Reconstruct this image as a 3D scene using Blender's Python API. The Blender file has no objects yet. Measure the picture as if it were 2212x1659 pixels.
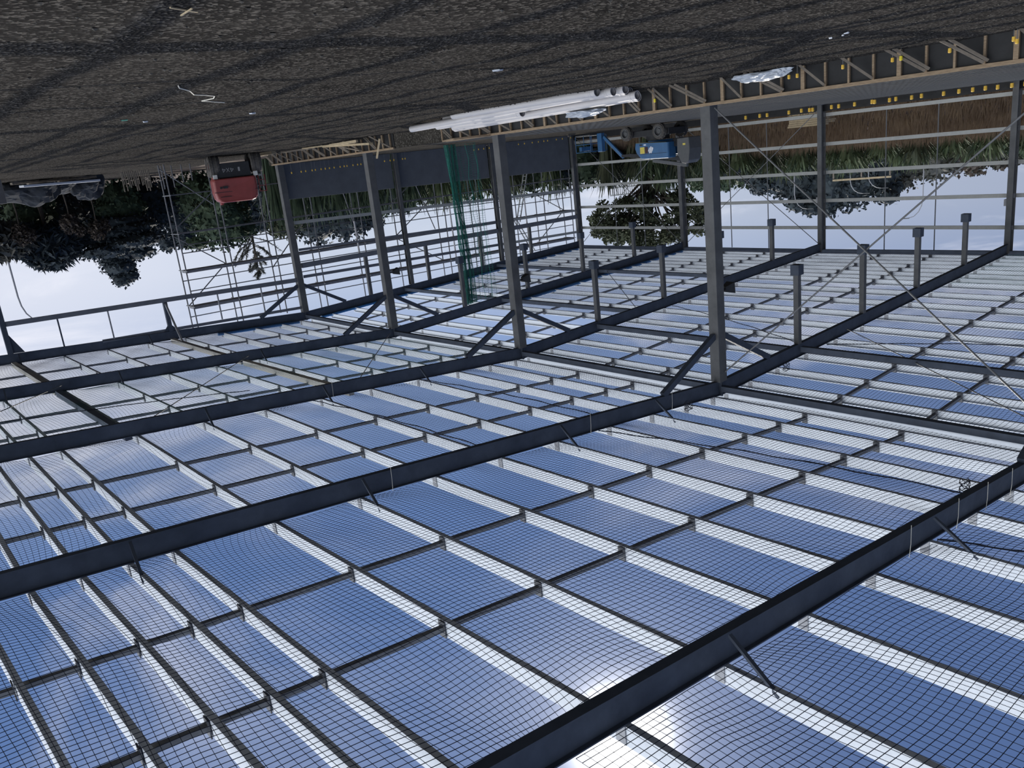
import bpy, bmesh, math, random
from mathutils import Vector, Matrix, noise as mnoise
C = bpy.context.scene.collection
S = bpy.context.scene
V = Vector
# ------------------------------------------------------------------ camera (the phone was held upside down)
cam = bpy.data.cameras.new('camera'); cam.sensor_fit = 'HORIZONTAL'; cam.sensor_width = 36.0
cam.lens = 1764.23 / 2212 * 36.0; cam.clip_end = 2000; cam.clip_start = 0.05
camo = bpy.data.objects.new('camera', cam); C.objects.link(camo)
ax = V((0.76153, 0.63948, 0.10549)); ay = V((0.25351, -0.14410, -0.95654)); az_ = V((-0.59649, 0.75518, -0.27185))
camo.matrix_world = Matrix(((ax.x, ay.x, az_.x, -22.2209), (ax.y, ay.y, az_.y, 48.5113), (ax.z, ay.z, az_.z, 0.7508), (0, 0, 0, 1)))
S.camera = camo
EYE = V((-22.2209, 48.5113, 0.7508))
# ------------------------------------------------------------------ view, sky and sun
S.view_settings.view_transform = 'Standard'; S.view_settings.look = 'None'
S.view_settings.exposure = 0.0; S.view_settings.gamma = 1.0; S.view_settings.use_curve_mapping = False
SUN = V((0.535, -0.5535, 0.638)).normalized()
W = bpy.data.worlds.new('sky'); S.world = W; W.use_nodes = True
nt = W.node_tree; nt.nodes.clear()
def N(t, **k):
    n = nt.nodes.new(t)
    for a, b in k.items(): setattr(n, a, b)
    return n
def L(a, b): nt.links.new(a, b)
def M(op, a, b=None, clamp=False):
    n = N('ShaderNodeMath', operation=op, use_clamp=clamp)
    for i, v in enumerate((a, b)):
        if v is None: continue
        if isinstance(v, (int, float)): n.inputs[i].default_value = v
        else: L(v, n.inputs[i])
    return n.outputs[0]
def DOT(a, vec):
    n = N('ShaderNodeVectorMath', operation='DOT_PRODUCT'); L(a, n.inputs[0]); n.inputs[1].default_value = vec
    return n.outputs['Value']
def MR(v, a, b, c=0.0, d=1.0, smooth=True):
    n = N('ShaderNodeMapRange', interpolation_type='SMOOTHSTEP' if smooth else 'LINEAR')
    L(v, n.inputs[0])
    for i, q in enumerate((a, b, c, d)): n.inputs[1 + i].default_value = q
    return n.outputs[0]
def RAMP(v, pts):
    n = N('ShaderNodeValToRGB'); e = n.color_ramp.elements
    while len(e) < len(pts): e.new(0.5)
    for q, (p, c) in zip(e, pts): q.position = p; q.color = (*c, 1)
    L(v, n.inputs[0]); return n.outputs[0]
def MIXC(f, a, b, mode='MIX'):
    n = N('ShaderNodeMix', data_type='RGBA', blend_type=mode)
    for i, v in ((0, f), (6, a), (7, b)):
        if isinstance(v, (int, float)): n.inputs[i].default_value = v
        elif isinstance(v, tuple): n.inputs[i].default_value = (*v, 1)
        else: L(v, n.inputs[i])
    return n.outputs[2]
tc = N('ShaderNodeTexCoord').outputs['Generated']
nrm = N('ShaderNodeVectorMath', operation='NORMALIZE'); L(tc, nrm.inputs[0]); dr = nrm.outputs[0]
sx = N('ShaderNodeSeparateXYZ'); L(dr, sx.inputs[0]); zz = M('MAXIMUM', sx.outputs[2], 0.0)
base = RAMP(zz, [(0.0, (0.60, 0.67, 0.80)), (0.09, (0.57, 0.64, 0.78)), (0.15, (0.44, 0.53, 0.73)), (0.22, (0.25, 0.36, 0.62)), (0.40, (0.125, 0.215, 0.455)), (0.62, (0.098, 0.175, 0.385)), (1.0, (0.09, 0.16, 0.36))])
base = MIXC(MR(DOT(dr, (0.8, 0.55, 0.25)), 0.02, 0.75, 0.0, 0.45), base, (0.075, 0.115, 0.25))
north = MR(DOT(dr, (-0.12, -0.99, 0.0)), 0.80, 0.99)
low = MR(zz, 0.06, 0.36, 1.0, 0.0)
base = MIXC(M('MULTIPLY', M('MULTIPLY', north, low), 0.75), base, (0.80, 0.83, 0.95))
# thin cloud, laid out on a flat layer above the place
sc_ = N('ShaderNodeVectorMath', operation='SCALE'); L(dr, sc_.inputs[0]); L(M('DIVIDE', 1.0, M('ADD', zz, 0.16)), sc_.inputs['Scale'])
n1 = N('ShaderNodeTexNoise'); L(sc_.outputs[0], n1.inputs['Vector']); n1.inputs['Scale'].default_value = 1.15; n1.inputs['Detail'].default_value = 7; n1.inputs['Roughness'].default_value = 0.58; n1.inputs['Distortion'].default_value = 0.4
cl = MR(n1.outputs['Fac'], 0.50, 0.72)
side = M('MAXIMUM', MR(DOT(dr, (-0.25, -0.96, 0.12)), 0.75, 0.98, 0.18, 0.95), MR(DOT(dr, (0.86, -0.49, 0.13)), 0.90, 0.99, 0.0, 0.75))
base = MIXC(M('MULTIPLY', cl, side), base, (0.86, 0.88, 0.98))
# glow of the sun in the sky
d_s = M('MAXIMUM', DOT(dr, tuple(SUN)), 0.0)
glow = M('ADD', M('MULTIPLY', M('POWER', d_s, 90.0), 0.30), M('MULTIPLY', M('POWER', d_s, 1400.0), 6.0))
base = MIXC(1.0, base, MIXC(1.0, (1.0, 0.98, 0.95), glow, 'MULTIPLY'), 'ADD')
# unseen bright cloud behind the photographer, shaped to brighten the purlin webs
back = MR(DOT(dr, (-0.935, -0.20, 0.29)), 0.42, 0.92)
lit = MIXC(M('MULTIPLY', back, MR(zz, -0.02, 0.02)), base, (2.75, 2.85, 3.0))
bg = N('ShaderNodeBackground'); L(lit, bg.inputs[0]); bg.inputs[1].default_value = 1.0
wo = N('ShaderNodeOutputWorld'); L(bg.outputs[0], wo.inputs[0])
sl = bpy.data.lights.new('sun', 'SUN'); sl.energy = 3.6; sl.color = (1.0, 0.93, 0.82); sl.angle = 0.0093
so = bpy.data.objects.new('sun', sl); C.objects.link(so); so.rotation_euler = SUN.to_track_quat('Z', 'Y').to_euler(); so.location = (30, -30, 40)

# ------------------------------------------------------------------ materials
MATS = {}
def mat(name, col, rough=0.7, metal=0.0, var=0.0, scale=6.0, col2=None, bump=0.0, bscale=30.0, spec=0.35, coat=0.0, trans=0.0, stretch=None):
    if name in MATS: return MATS[name]
    m = bpy.data.materials.new(name); m.use_nodes = True; t = m.node_tree; b = t.nodes['Principled BSDF']
    b.inputs['Base Color'].default_value = (*col, 1); b.inputs['Roughness'].default_value = rough; b.inputs['Metallic'].default_value = metal
    b.inputs['Specular IOR Level'].default_value = spec; b.inputs['Coat Weight'].default_value = coat
    if trans: b.inputs['Transmission Weight'].default_value = trans
    tcn = t.nodes.new('ShaderNodeTexCoord'); vec = tcn.outputs['Object']
    if stretch:
        mp = t.nodes.new('ShaderNodeMapping'); mp.inputs['Scale'].default_value = stretch; t.links.new(vec, mp.inputs[0]); vec = mp.outputs[0]
    if var or col2:
        n = t.nodes.new('ShaderNodeTexNoise'); n.inputs['Scale'].default_value = scale; n.inputs['Detail'].default_value = 6; n.inputs['Roughness'].default_value = 0.65
        t.links.new(vec, n.inputs['Vector'])
        r = t.nodes.new('ShaderNodeValToRGB'); e = r.color_ramp.elements; e[0].position = 0.32; e[1].position = 0.68
        c2 = col2 or tuple(min(1, c * (1 + var)) for c in col); c1 = col if col2 else tuple(c * (1 - var) for c in col)
        e[0].color = (*c1, 1); e[1].color = (*c2, 1)
        t.links.new(n.outputs['Fac'], r.inputs[0]); t.links.new(r.outputs[0], b.inputs['Base Color'])
    if bump:
        n2 = t.nodes.new('ShaderNodeTexNoise'); n2.inputs['Scale'].default_value = bscale; n2.inputs['Detail'].default_value = 5; t.links.new(vec, n2.inputs['Vector'])
        bp = t.nodes.new('ShaderNodeBump'); bp.inputs['Strength'].default_value = bump; bp.inputs['Distance'].default_value = 0.02
        t.links.new(n2.outputs['Fac'], bp.inputs['Height']); t.links.new(bp.outputs[0], b.inputs['Normal'])
    MATS[name] = m; return m
STEEL = mat('grey_steel_paint', (0.062, 0.076, 0.104), 0.75, var=0.18, scale=2.5, spec=0.2)  # colour lifted and blued to stand in for veiling sun glare
GALV = mat('galvanised_steel', (0.58, 0.62, 0.67), 0.5, var=0.06, scale=9, spec=0.4)
GALVD = mat('dull_galvanised_steel', (0.26, 0.27, 0.29), 0.5, var=0.15, scale=9)
BARM = mat('bridging_steel', (0.17, 0.175, 0.18), 0.6, var=0.15, scale=9)
PLATE = mat('bridging_plate', (0.085, 0.09, 0.10), 0.55, var=0.25, scale=14)
POSTM = mat('post_steel_paint', (0.105, 0.108, 0.112), 0.7, var=0.2, scale=1.6, spec=0.25)
FARM = mat('hazed_gable_steel', (0.155, 0.168, 0.195), 0.7, var=0.15, scale=1.6, spec=0.25)  # steel colour made paler and bluer to imitate haze over the distant gable
TAN = mat('strut_steel', (0.42, 0.41, 0.37), 0.6, var=0.1)
ROD = mat('rod_steel', (0.14, 0.145, 0.15), 0.5)
NETM = mat('net_cord', (0.022, 0.028, 0.05), 0.9)
NETG = mat('green_net_cord', (0.025, 0.085, 0.085), 0.9)
ROPE = mat('dark_rope', (0.018, 0.022, 0.035), 0.9)
WOOD = mat('sawn_timber', (0.20, 0.145, 0.095), 0.8, col2=(0.33, 0.25, 0.165), scale=5, stretch=(6, 1, 6), bump=0.2)
WOODG = mat('weathered_timber', (0.14, 0.12, 0.10), 0.85, col2=(0.24, 0.21, 0.17), scale=4)
PALE = mat('pale_timber', (0.42, 0.34, 0.22), 0.8, var=0.15, scale=5)
BLACK = mat('black_sheet', (0.012, 0.013, 0.015), 0.55, var=0.3, scale=3, bump=0.3, bscale=6)
CONC = mat('precast_concrete', (0.115, 0.125, 0.142), 0.85, var=0.12, scale=1.3, bump=0.08)
CONCL = mat('pale_concrete', (0.11, 0.11, 0.115), 0.85, var=0.15, scale=1.5)
YEL = mat('yellow_plastic', (0.76, 0.48, 0.07), 0.5)
YEL2 = mat('lemon_plastic', (0.75, 0.62, 0.04), 0.5)
PVC = mat('white_pipe_plastic', (0.50, 0.49, 0.50), 0.35, var=0.04, scale=2)
PVCIN = mat('pipe_bore', (0.05, 0.05, 0.055), 0.8)
BLUE = mat('blue_machine_paint', (0.028, 0.115, 0.26), 0.4, var=0.12, scale=2, spec=0.5)
GREYM = mat('grey_machine_paint', (0.09, 0.095, 0.10), 0.5, var=0.1)
DARKM = mat('dark_machine_paint', (0.022, 0.024, 0.028), 0.6, var=0.2)
RED = mat('red_machine_paint', (0.25, 0.048, 0.045), 0.4, var=0.12, scale=2, spec=0.5)
TYRE = mat('tyre_rubber', (0.028, 0.027, 0.026), 0.9, var=0.3, scale=12, bump=0.3)
TYRED = mat('dusty_tyre_rubber', (0.085, 0.08, 0.075), 0.95, var=0.3, scale=10)
WHITE = mat('white_decal', (0.75, 0.78, 0.82), 0.5)
YDEC = mat('yellow_decal', (0.62, 0.52, 0.10), 0.5, var=0.2, scale=14)
RDEC = mat('dark_red_decal', (0.05, 0.02, 0.025), 0.5)
LIGHTP = mat('lamp_lens', (0.6, 0.6, 0.58), 0.3)
POLY = mat('clear_sheeting', (0.36, 0.40, 0.46), 0.18, var=0.1, scale=4, spec=0.6, bump=0.6, bscale=8)
TARP = mat('grey_tarpaulin', (0.026, 0.030, 0.037), 0.95, var=0.25, scale=2, bump=0.4, bscale=5)
BTARP = mat('blue_roll_edge', (0.04, 0.16, 0.38), 0.6, var=0.2)
STRING = mat('white_string', (0.7, 0.68, 0.6), 0.8)
SCAF = mat('scaffold_tube', (0.13, 0.135, 0.15), 0.5, var=0.25, scale=8)
SCAFD = mat('scaffold_deck', (0.20, 0.21, 0.24), 0.7, var=0.2)
BARK = mat('bark', (0.055, 0.045, 0.036), 0.9, var=0.3, scale=6)
def leafm(name, a, b): return mat(name, a, 0.75, col2=b, scale=0.9, spec=0.2)
LF_DARK = leafm('dark_foliage', (0.022, 0.030, 0.038), (0.046, 0.060, 0.066))  # glare veil put into the leaf colour: raised and shifted to blue
LF_MID = leafm('mid_foliage', (0.025, 0.042, 0.028), (0.06, 0.085, 0.05))
LF_OLV = leafm('olive_foliage', (0.040, 0.050, 0.030), (0.085, 0.095, 0.058))
LF_BRN = leafm('brown_foliage', (0.035, 0.029, 0.025), (0.07, 0.056, 0.046))
LF_GRY = leafm('grey_foliage', (0.05, 0.055, 0.05), (0.10, 0.10, 0.09))
FLAX = leafm('flax_blades', (0.035, 0.06, 0.03), (0.13, 0.155, 0.085))
DRY = leafm('dry_grass', (0.10, 0.068, 0.045), (0.22, 0.16, 0.10))
def gravel(name, ca, cb, cc, sc=1.0):
    m = bpy.data.materials.new(name); m.use_nodes = True; t = m.node_tree; b = t.nodes['Principled BSDF']; b.inputs['Roughness'].default_value = 1.0; b.inputs['Specular IOR Level'].default_value = 0.0
    g = t.nodes.new('ShaderNodeTexCoord').outputs['Object']
    v = t.nodes.new('ShaderNodeTexVoronoi'); v.inputs['Scale'].default_value = 26 * sc; t.links.new(g, v.inputs['Vector'])
    n = t.nodes.new('ShaderNodeTexNoise'); n.inputs['Scale'].default_value = 0.55; n.inputs['Detail'].default_value = 8; n.inputs['Roughness'].default_value = 0.7; t.links.new(g, n.inputs['Vector'])
    r1 = t.nodes.new('ShaderNodeValToRGB'); e = r1.color_ramp.elements; e[0].position = 0.30; e[1].position = 0.72; e[0].color = (*ca, 1); e[1].color = (*cb, 1); t.links.new(n.outputs['Fac'], r1.inputs[0])
    sp = t.nodes.new('ShaderNodeSeparateColor'); t.links.new(v.outputs['Color'], sp.inputs[0])
    r2 = t.nodes.new('ShaderNodeValToRGB'); e = r2.color_ramp.elements; e[0].position = 0.62; e[1].position = 0.98; e[0].color = (0, 0, 0, 1); e[1].color = (1, 1, 1, 1); t.links.new(sp.outputs[0], r2.inputs[0])
    mx = t.nodes.new('ShaderNodeMix'); mx.data_type = 'RGBA'; t.links.new(r2.outputs[0], mx.inputs[0]); t.links.new(r1.outputs[0], mx.inputs[6]); mx.inputs[7].default_value = (*cc, 1)
    t.links.new(mx.outputs[2], b.inputs['Base Color'])
    bp = t.nodes.new('ShaderNodeBump'); bp.inputs['Strength'].default_value = 0.9; bp.inputs['Distance'].default_value = 0.03; t.links.new(v.outputs['Distance'], bp.inputs['Height']); t.links.new(bp.outputs[0], b.inputs['Normal'])
    MATS[name] = m; return m
GRAVEL = gravel('dark_gravel', (0.017, 0.0165, 0.016), (0.041, 0.0385, 0.036), (0.11, 0.103, 0.094))
SLABM = gravel('slab_fill', (0.030, 0.028, 0.025), (0.062, 0.057, 0.050), (0.12, 0.112, 0.10), 0.8)
EARTH = mat('bare_earth', (0.045, 0.032, 0.024), 0.95, col2=(0.09, 0.062, 0.045), scale=0.6, bump=0.5, bscale=3)

# ------------------------------------------------------------------ mesh helpers
class MB:
    def __init__(s): s.v = []; s.f = []; s.m = []; s.cur = 0
    def face(s, *i): s.f.append(i); s.m.append(s.cur)
    def prism(s, prof, p0, p1, up=(0, 0, 1), ends=True, scale1=1.0):
        p0, p1, up = V(p0), V(p1), V(up); d = (p1 - p0).normalized(); sd = d.cross(up)
        if sd.length < 1e-4: up = V((0, 1, 0)); sd = d.cross(up)
        sd.normalize(); u = sd.cross(d); b = len(s.v); n = len(prof)
        for p, k in ((p0, 1.0), (p1, scale1)):
            for a, c in prof: s.v.append(tuple(p + sd * a * k + u * c * k))
        for i in range(n): j = (i + 1) % n; s.face(b + i, b + j, b + n + j, b + n + i)
        if ends: s.face(*[b + n - 1 - i for i in range(n)]); s.face(*[b + n + i for i in range(n)])
        return s
    def beam(s, p0, p1, w, h, up=(0, 0, 1)):
        return s.prism([(-w / 2, -h / 2), (w / 2, -h / 2), (w / 2, h / 2), (-w / 2, h / 2)], p0, p1, up)
    def ibeam(s, p0, p1, w, h, t=0.02, up=(0, 0, 1)):
        a, b, c = w / 2, h / 2, t / 2
        return s.prism([(-a, -b), (a, -b), (a, -b + t), (c, -b + t), (c, b - t), (a, b - t), (a, b), (-a, b), (-a, b - t), (-c, b - t), (-c, -b + t), (-a, -b + t)], p0, p1, up)
    def tube(s, p0, p1, r, n=8, r1=None):
        return s.prism([(r * math.cos(2 * math.pi * i / n), r * math.sin(2 * math.pi * i / n)) for i in range(n)], p0, p1, scale1=(r1 / r if r1 is not None else 1.0))
    def path(s, pts, r, n=6, r1=None, caps=True):
        pts = [V(p) for p in pts]; b0 = len(s.v); k = len(pts); side = None
        for i, p in enumerate(pts):
            d = (pts[min(i + 1, k - 1)] - pts[max(i - 1, 0)]).normalized()
            if side is None: side = d.cross(V((0, 0, 1))) if abs(d.z) < 0.95 else d.cross(V((1, 0, 0)))
            side = (side - d * side.dot(d)).normalized(); u = side.cross(d)
            rr = r if r1 is None else r + (r1 - r) * i / max(1, k - 1)
            for j in range(n):
                a = 2 * math.pi * j / n; s.v.append(tuple(p + side * rr * math.cos(a) + u * rr * math.sin(a)))
        for i in range(k - 1):
            for j in range(n):
                q = (j + 1) % n; s.face(b0 + i * n + j, b0 + i * n + q, b0 + (i + 1) * n + q, b0 + (i + 1) * n + j)
        if caps: s.face(*[b0 + n - 1 - j for j in range(n)]); s.face(*[b0 + (k - 1) * n + j for j in range(n)])
        return s
    def box(s, lo, hi):
        x0, y0, z0 = lo; x1, y1, z1 = hi
        return s.prism([(-(x1 - x0) / 2, -(z1 - z0) / 2), ((x1 - x0) / 2, -(z1 - z0) / 2), ((x1 - x0) / 2, (z1 - z0) / 2), (-(x1 - x0) / 2, (z1 - z0) / 2)], ((x0 + x1) / 2, y0, (z0 + z1) / 2), ((x0 + x1) / 2, y1, (z0 + z1) / 2))
    def lathe(s, prof, org, axis, n=16):
        o, a = V(org), V(axis).normalized(); t = V((0, 0, 1)) if abs(a.z) < 0.9 else V((1, 0, 0)); u = a.cross(t).normalized(); w = a.cross(u); b = len(s.v); k = len(prof)
        for r, h in prof:
            for j in range(n):
                g = 2 * math.pi * j / n; s.v.append(tuple(o + a * h + (u * math.cos(g) + w * math.sin(g)) * max(r, 1e-4)))
        for i in range(k - 1):
            for j in range(n):
                q = (j + 1) % n; s.face(b + i * n + j, b + i * n + q, b + (i + 1) * n + q, b + (i + 1) * n + j)
        return s
    def build(s, name, m, parent=None, loc=None, bevel=0.0, smooth=False, local=None):
        me = bpy.data.meshes.new(name)
        o_ = V(local) if local is not None else None
        if loc is not None: q = V(loc); me.from_pydata([tuple(V(v) - q) for v in s.v], [], s.f)
        else: me.from_pydata(s.v, [], s.f)
        for k in (m if isinstance(m, (list, tuple)) else [m]): me.materials.append(k)
        if isinstance(m, (list, tuple)): me.polygons.foreach_set('material_index', s.m)
        bm = bmesh.new(); bm.from_mesh(me); bmesh.ops.recalc_face_normals(bm, faces=bm.faces); bm.to_mesh(me); bm.free()
        if smooth: me.polygons.foreach_set('use_smooth', [True] * len(me.polygons))
        me.update(); o = bpy.data.objects.new(name, me); C.objects.link(o)
        if loc is not None: o.location = loc
        if parent is not None:
            o.parent = parent; o.matrix_parent_inverse = Matrix.Translation(-V(parent.location))
        if bevel:
            bv = o.modifiers.new('bevel', 'BEVEL'); bv.width = bevel; bv.segments = 2; bv.limit_method = 'ANGLE'
        return o
def raw(name, verts, faces, m, parent=None):           # quick mesh without normal work, for fine cords and leaves
    me = bpy.data.meshes.new(name); me.from_pydata(verts, [], faces); me.materials.append(m); me.update()
    o = bpy.data.objects.new(name, me); C.objects.link(o)
    if parent is not None: o.parent = parent; o.matrix_parent_inverse = Matrix.Translation(-V(parent.location))
    return o
LABELS = {}
def tag(o, label, cat, group=None, kind=None):
    o['label'] = label; o['category'] = cat
    if group: o['group'] = group
    if kind: o['kind'] = kind
    return o
def empty(name, loc, label, cat, group=None):
    o = bpy.data.objects.new(name, None); o.empty_display_size = 0.2; C.objects.link(o); o.location = loc
    return tag(o, label, cat, group)
def struct(o): o['kind'] = 'structure'; return o
ORD = ['first', 'second', 'third', 'fourth', 'fifth', 'sixth', 'seventh', 'eighth', 'ninth', 'tenth', 'eleventh', 'twelfth', 'thirteenth', 'fourteenth', 'fifteenth', 'sixteenth', 'seventeenth', 'eighteenth', 'nineteenth', 'twentieth']

# ------------------------------------------------------------------ the building's set-out (metres)
YF = [0.0, 10.638, 21.292, 31.828, 42.2, 52.8]          # frames from the gable towards the camera
HR = [9.388, 9.434, 9.307, 9.294, 9.22, 9.22]           # rafter centre at the ridge
TN = [0.0694, 0.0817, 0.0857, 0.0914, 0.103, 0.103]     # near slope
HE = [8.526, 8.488, 8.444, 8.319, 8.30, 8.30]           # rafter centre at the far eave
WX = 24.816; XN = -26.0; RD = 0.50; GZ = -0.65
BAY = ['gable bay', 'second bay from gable', 'third bay from gable', 'fourth bay from gable', 'bay above the camera']
FRM = ['gable frame', 'second frame from gable', 'third frame from gable', 'fourth frame from gable', 'nearest frame overhead', 'frame behind the camera']
def rz(i, x):
    return HR[i] - (HR[i] - HE[i]) * x / WX if x >= 0 else HR[i] + TN[i] * x
def roofz(x, y):
    for i in range(5):
        if y <= YF[i + 1] or i == 4:
            t = (y - YF[i]) / (YF[i + 1] - YF[i]); return rz(i, x) * (1 - t) + rz(i + 1, x) * t
# ------------------------------------------------------------------ ground
def hgt(x, y):
    h = GZ + 0.05 * mnoise.noise(V((x * 0.35, y * 0.35, 0))) + 0.025 * mnoise.noise(V((x * 1.3, y * 1.3, 4)))
    h -= 0.22 * math.exp(-(((x + 2.6) / 1.6) ** 2 + ((y - 25.5) / 7.0) ** 4))
    return h
def grid(name, x0, x1, nx, y0, y1, ny, fz, m):
    v = []; f = []
    for j in range(ny + 1):
        for i in range(nx + 1):
            x = x0 + (x1 - x0) * i / nx; y = y0 + (y1 - y0) * j / ny; v.append((x, y, fz(x, y)))
    for j in range(ny):
        for i in range(nx): a = j * (nx + 1) + i; f.append((a, a + 1, a + nx + 2, a + nx + 1))
    o = raw(name, v, f, m); o.data.polygons.foreach_set('use_smooth', [True] * len(f)); return o
struct(grid('floor', -34, -0.55, 150, -30, 60, 320, hgt, GRAVEL))
def far_ground(x, y): return GZ - 0.05
struct(grid('ground', -260, 300, 28, -330, -0.2, 28, lambda x, y: -0.72 + 0.012 * max(0, -y - 40), EARTH))
slab = MB(); slab.box((-0.55, -0.15, -0.9), (WX + 0.35, 60, 0.0)); struct(slab.build('floor', SLABM))
def bank(x, y):
    d = x - 25.6
    h = 0.05 + 0.95 * (1 - math.cos(min(1, max(0, (d - 1.0) / 6.5)) * math.pi)) + 0.02 * max(0, d - 9)
    return h + 0.18 * mnoise.noise(V((x * 0.35, y * 0.3, 9))) * min(1, max(0, d / 2))
struct(grid('ground', WX + 0.35, 130, 90, -3.0, 80, 70, bank, EARTH))
# loose stones on the near gravel
rs = random.Random(3); v = []; f = []
for k in range(5200):
    x = -1.2 - 21 * rs.random() ** 1.0; y = 18 + 25 * rs.random(); z = hgt(x, y); r = 0.008 + 0.022 * rs.random() ** 2
    b = len(v); a = rs.random() * 6.28
    for (p, q, w) in ((1, 0, 0), (0, 1, 0), (-1, 0, 0), (0, -1, 0), (0, 0, 0.8), (0, 0, -0.5)):
        v.append((x + r * (p * math.cos(a) - q * math.sin(a)) * (1 + 0.4 * rs.random()), y + r * (p * math.sin(a) + q * math.cos(a)), z + 0.3 * r + r * w))
    for (i, j) in ((0, 1), (1, 2), (2, 3), (3, 0)): f.append((b + i, b + j, b + 4)); f.append((b + j, b + i, b + 5))
tag(raw('loose_gravel', v, f, mat('pale_stone', (0.06, 0.056, 0.05), 0.9, var=0.5, scale=4)), 'loose stones scattered over the dark gravel yard', 'gravel', kind='stuff')

# ------------------------------------------------------------------ steel frames
PXN = [0.38, 1.81, 3.53, 5.48, 7.64, 9.73, 11.88, 14.05, 16.19, 18.38, 19.25, 20.11, 20.99, 21.87, 22.75, 23.6, 24.45, 25.3]
PXF = [0.38, 1.81, 3.53, 5.48, 7.64, 9.73, 11.80, 13.95, 15.95, 18.0, 18.9, 19.85, 20.8, 21.73, 22.67, 23.52, 24.3]
def fx(i, x):                                          # the camera-end bays were set out slightly tighter towards the eave
    return x + (0.27 * min(1.4, max(0.0, (-x - 14.0) / 6.0)) if i >= 4 else 0.0)
PD = 0.30                                              # purlin depth
FLY = {0: [5, 8], 1: [4, 7, 9], 2: [3, 5, 7], 3: [2, 4, 7, 10], 4: [4, 7]}
for i in range(5):
    for side in (-1, 1):
        if i == 4 and side == 1: x1 = 12.0
        else: x1 = WX - 0.2 if side > 0 else XN
        x0 = 0.0
        r = MB(); r.ibeam((x0 + side * 0.02, YF[i], rz(i, side * 0.001)), (x1, YF[i], rz(i, x1)), 0.17, RD, 0.022)
        o = r.build('rafter', STEEL); tag(o, f"long dark grey steel rafter, {'far' if side > 0 else 'near'} slope of the {FRM[i]}", 'rafter', 'steel rafters')
        xs = PXN if side < 0 else PXF
        for k, px in enumerate(xs):
            px = fx(i, px * side)
            if abs(px) > abs(x1): continue
            zt = rz(i, px) + RD / 2
            c = MB(); xw = px - 0.014; c.box((xw - 0.006, YF[i] - 0.085, zt - 0.005), (xw + 0.006, YF[i] + 0.085, zt + 0.29))
            c.build('purlin_cleat', GALVD, o)
        if side < 0:
            for k in FLY.get(i, []):
                px = -PXN[k]; zt = rz(i, px) + RD / 2
                b = MB(); b.beam((px + 0.12, YF[i] + 0.10, rz(i, px) - RD / 2 + 0.05), (px + 0.02, YF[i] + 0.95, zt + 0.10), 0.06, 0.05); b.build('fly_brace', STEEL, o)
        e = MB(); e.box((side * 0.02 - 0.012, YF[i] - 0.13, rz(i, 0) - 0.30), (side * 0.02 + 0.012, YF[i] + 0.13, rz(i, 0) + 0.27)); e.build('end_plate', STEEL, o)
    if i < 5:                                            # post under the ridge and its two knee braces
        o = empty('ridge_post', (0, YF[i], 0), f'tall square grey steel post under the ridge, {FRM[i]}', 'post', 'steel posts along the ridge line')
        p = MB(); p.box((-0.2, YF[i] - 0.19, 0.02), (0.2, YF[i] + 0.19, rz(i, 0) - RD / 2 - 0.005)); p.build('shaft', POSTM, o, bevel=0.015)
        p = MB(); p.box((-0.3, YF[i] - 0.3, 0.0), (0.3, YF[i] + 0.3, 0.03)); p.build('base_plate', STEEL, o)
        for side in (-1, 1):
            b = MB(); b.beam((side * 0.2, YF[i], 7.42), (side * 2.95, YF[i], rz(i, side * 2.95) - RD / 2 - 0.02), 0.16, 0.2)
            tag(b.build('knee_brace', STEEL), f"sloping knee brace on the {'far' if side > 0 else 'near'} side of ridge post, {FRM[i]}", 'brace', 'knee braces at the ridge posts')
    if i < 5:
        o = empty('wall_post', (WX, YF[i], 0), f'grey steel post of the far wall, {FRM[i]}', 'post', 'far wall posts')
        p = MB(); h = HE[i] + RD / 2; p.ibeam((WX, YF[i], 0.02), (WX, YF[i], h), 0.28, 0.46, 0.03, up=(1, 0, 0)); p.build('shaft', POSTM, o)
        p = MB(); p.box((WX - 0.3, YF[i] - 0.25, 0), (WX + 0.3, YF[i] + 0.25, 0.03)); p.build('base_plate', STEEL, o)
        for z in (0.6, 2.29, 3.95, 5.63, 7.27):
            c = MB(); c.box((WX + 0.20, YF[i] - 0.11, z - 0.12), (WX + 0.26, YF[i] + 0.11, z + 0.12)); c.build('girt_cleat', GALVD, o)
# posts hanging below the far rafters
for i in range(4):
    for k, x in enumerate((4.9, 9.75, 14.55, 19.45)):
        zb = (6.35, 6.13, 6.03, 5.86)[i]
        o = empty('hanging_post', (x, YF[i], rz(i, x)), f'grey post hanging under the far rafter, {ORD[k]} from ridge, {FRM[i]}', 'post', 'hanging posts under the far rafters')
        p = MB(); p.box((x - 0.1, YF[i] - 0.1, zb), (x + 0.1, YF[i] + 0.1, rz(i, x) - RD / 2 - 0.004)); p.build('shaft', POSTM, o)
        if i:
            p = MB(); p.box((x - 0.17, YF[i] - 0.17, zb - 0.02), (x + 0.17, YF[i] + 0.17, zb + 0.36)); p.build('end_bracket', STEEL, o)
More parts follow.
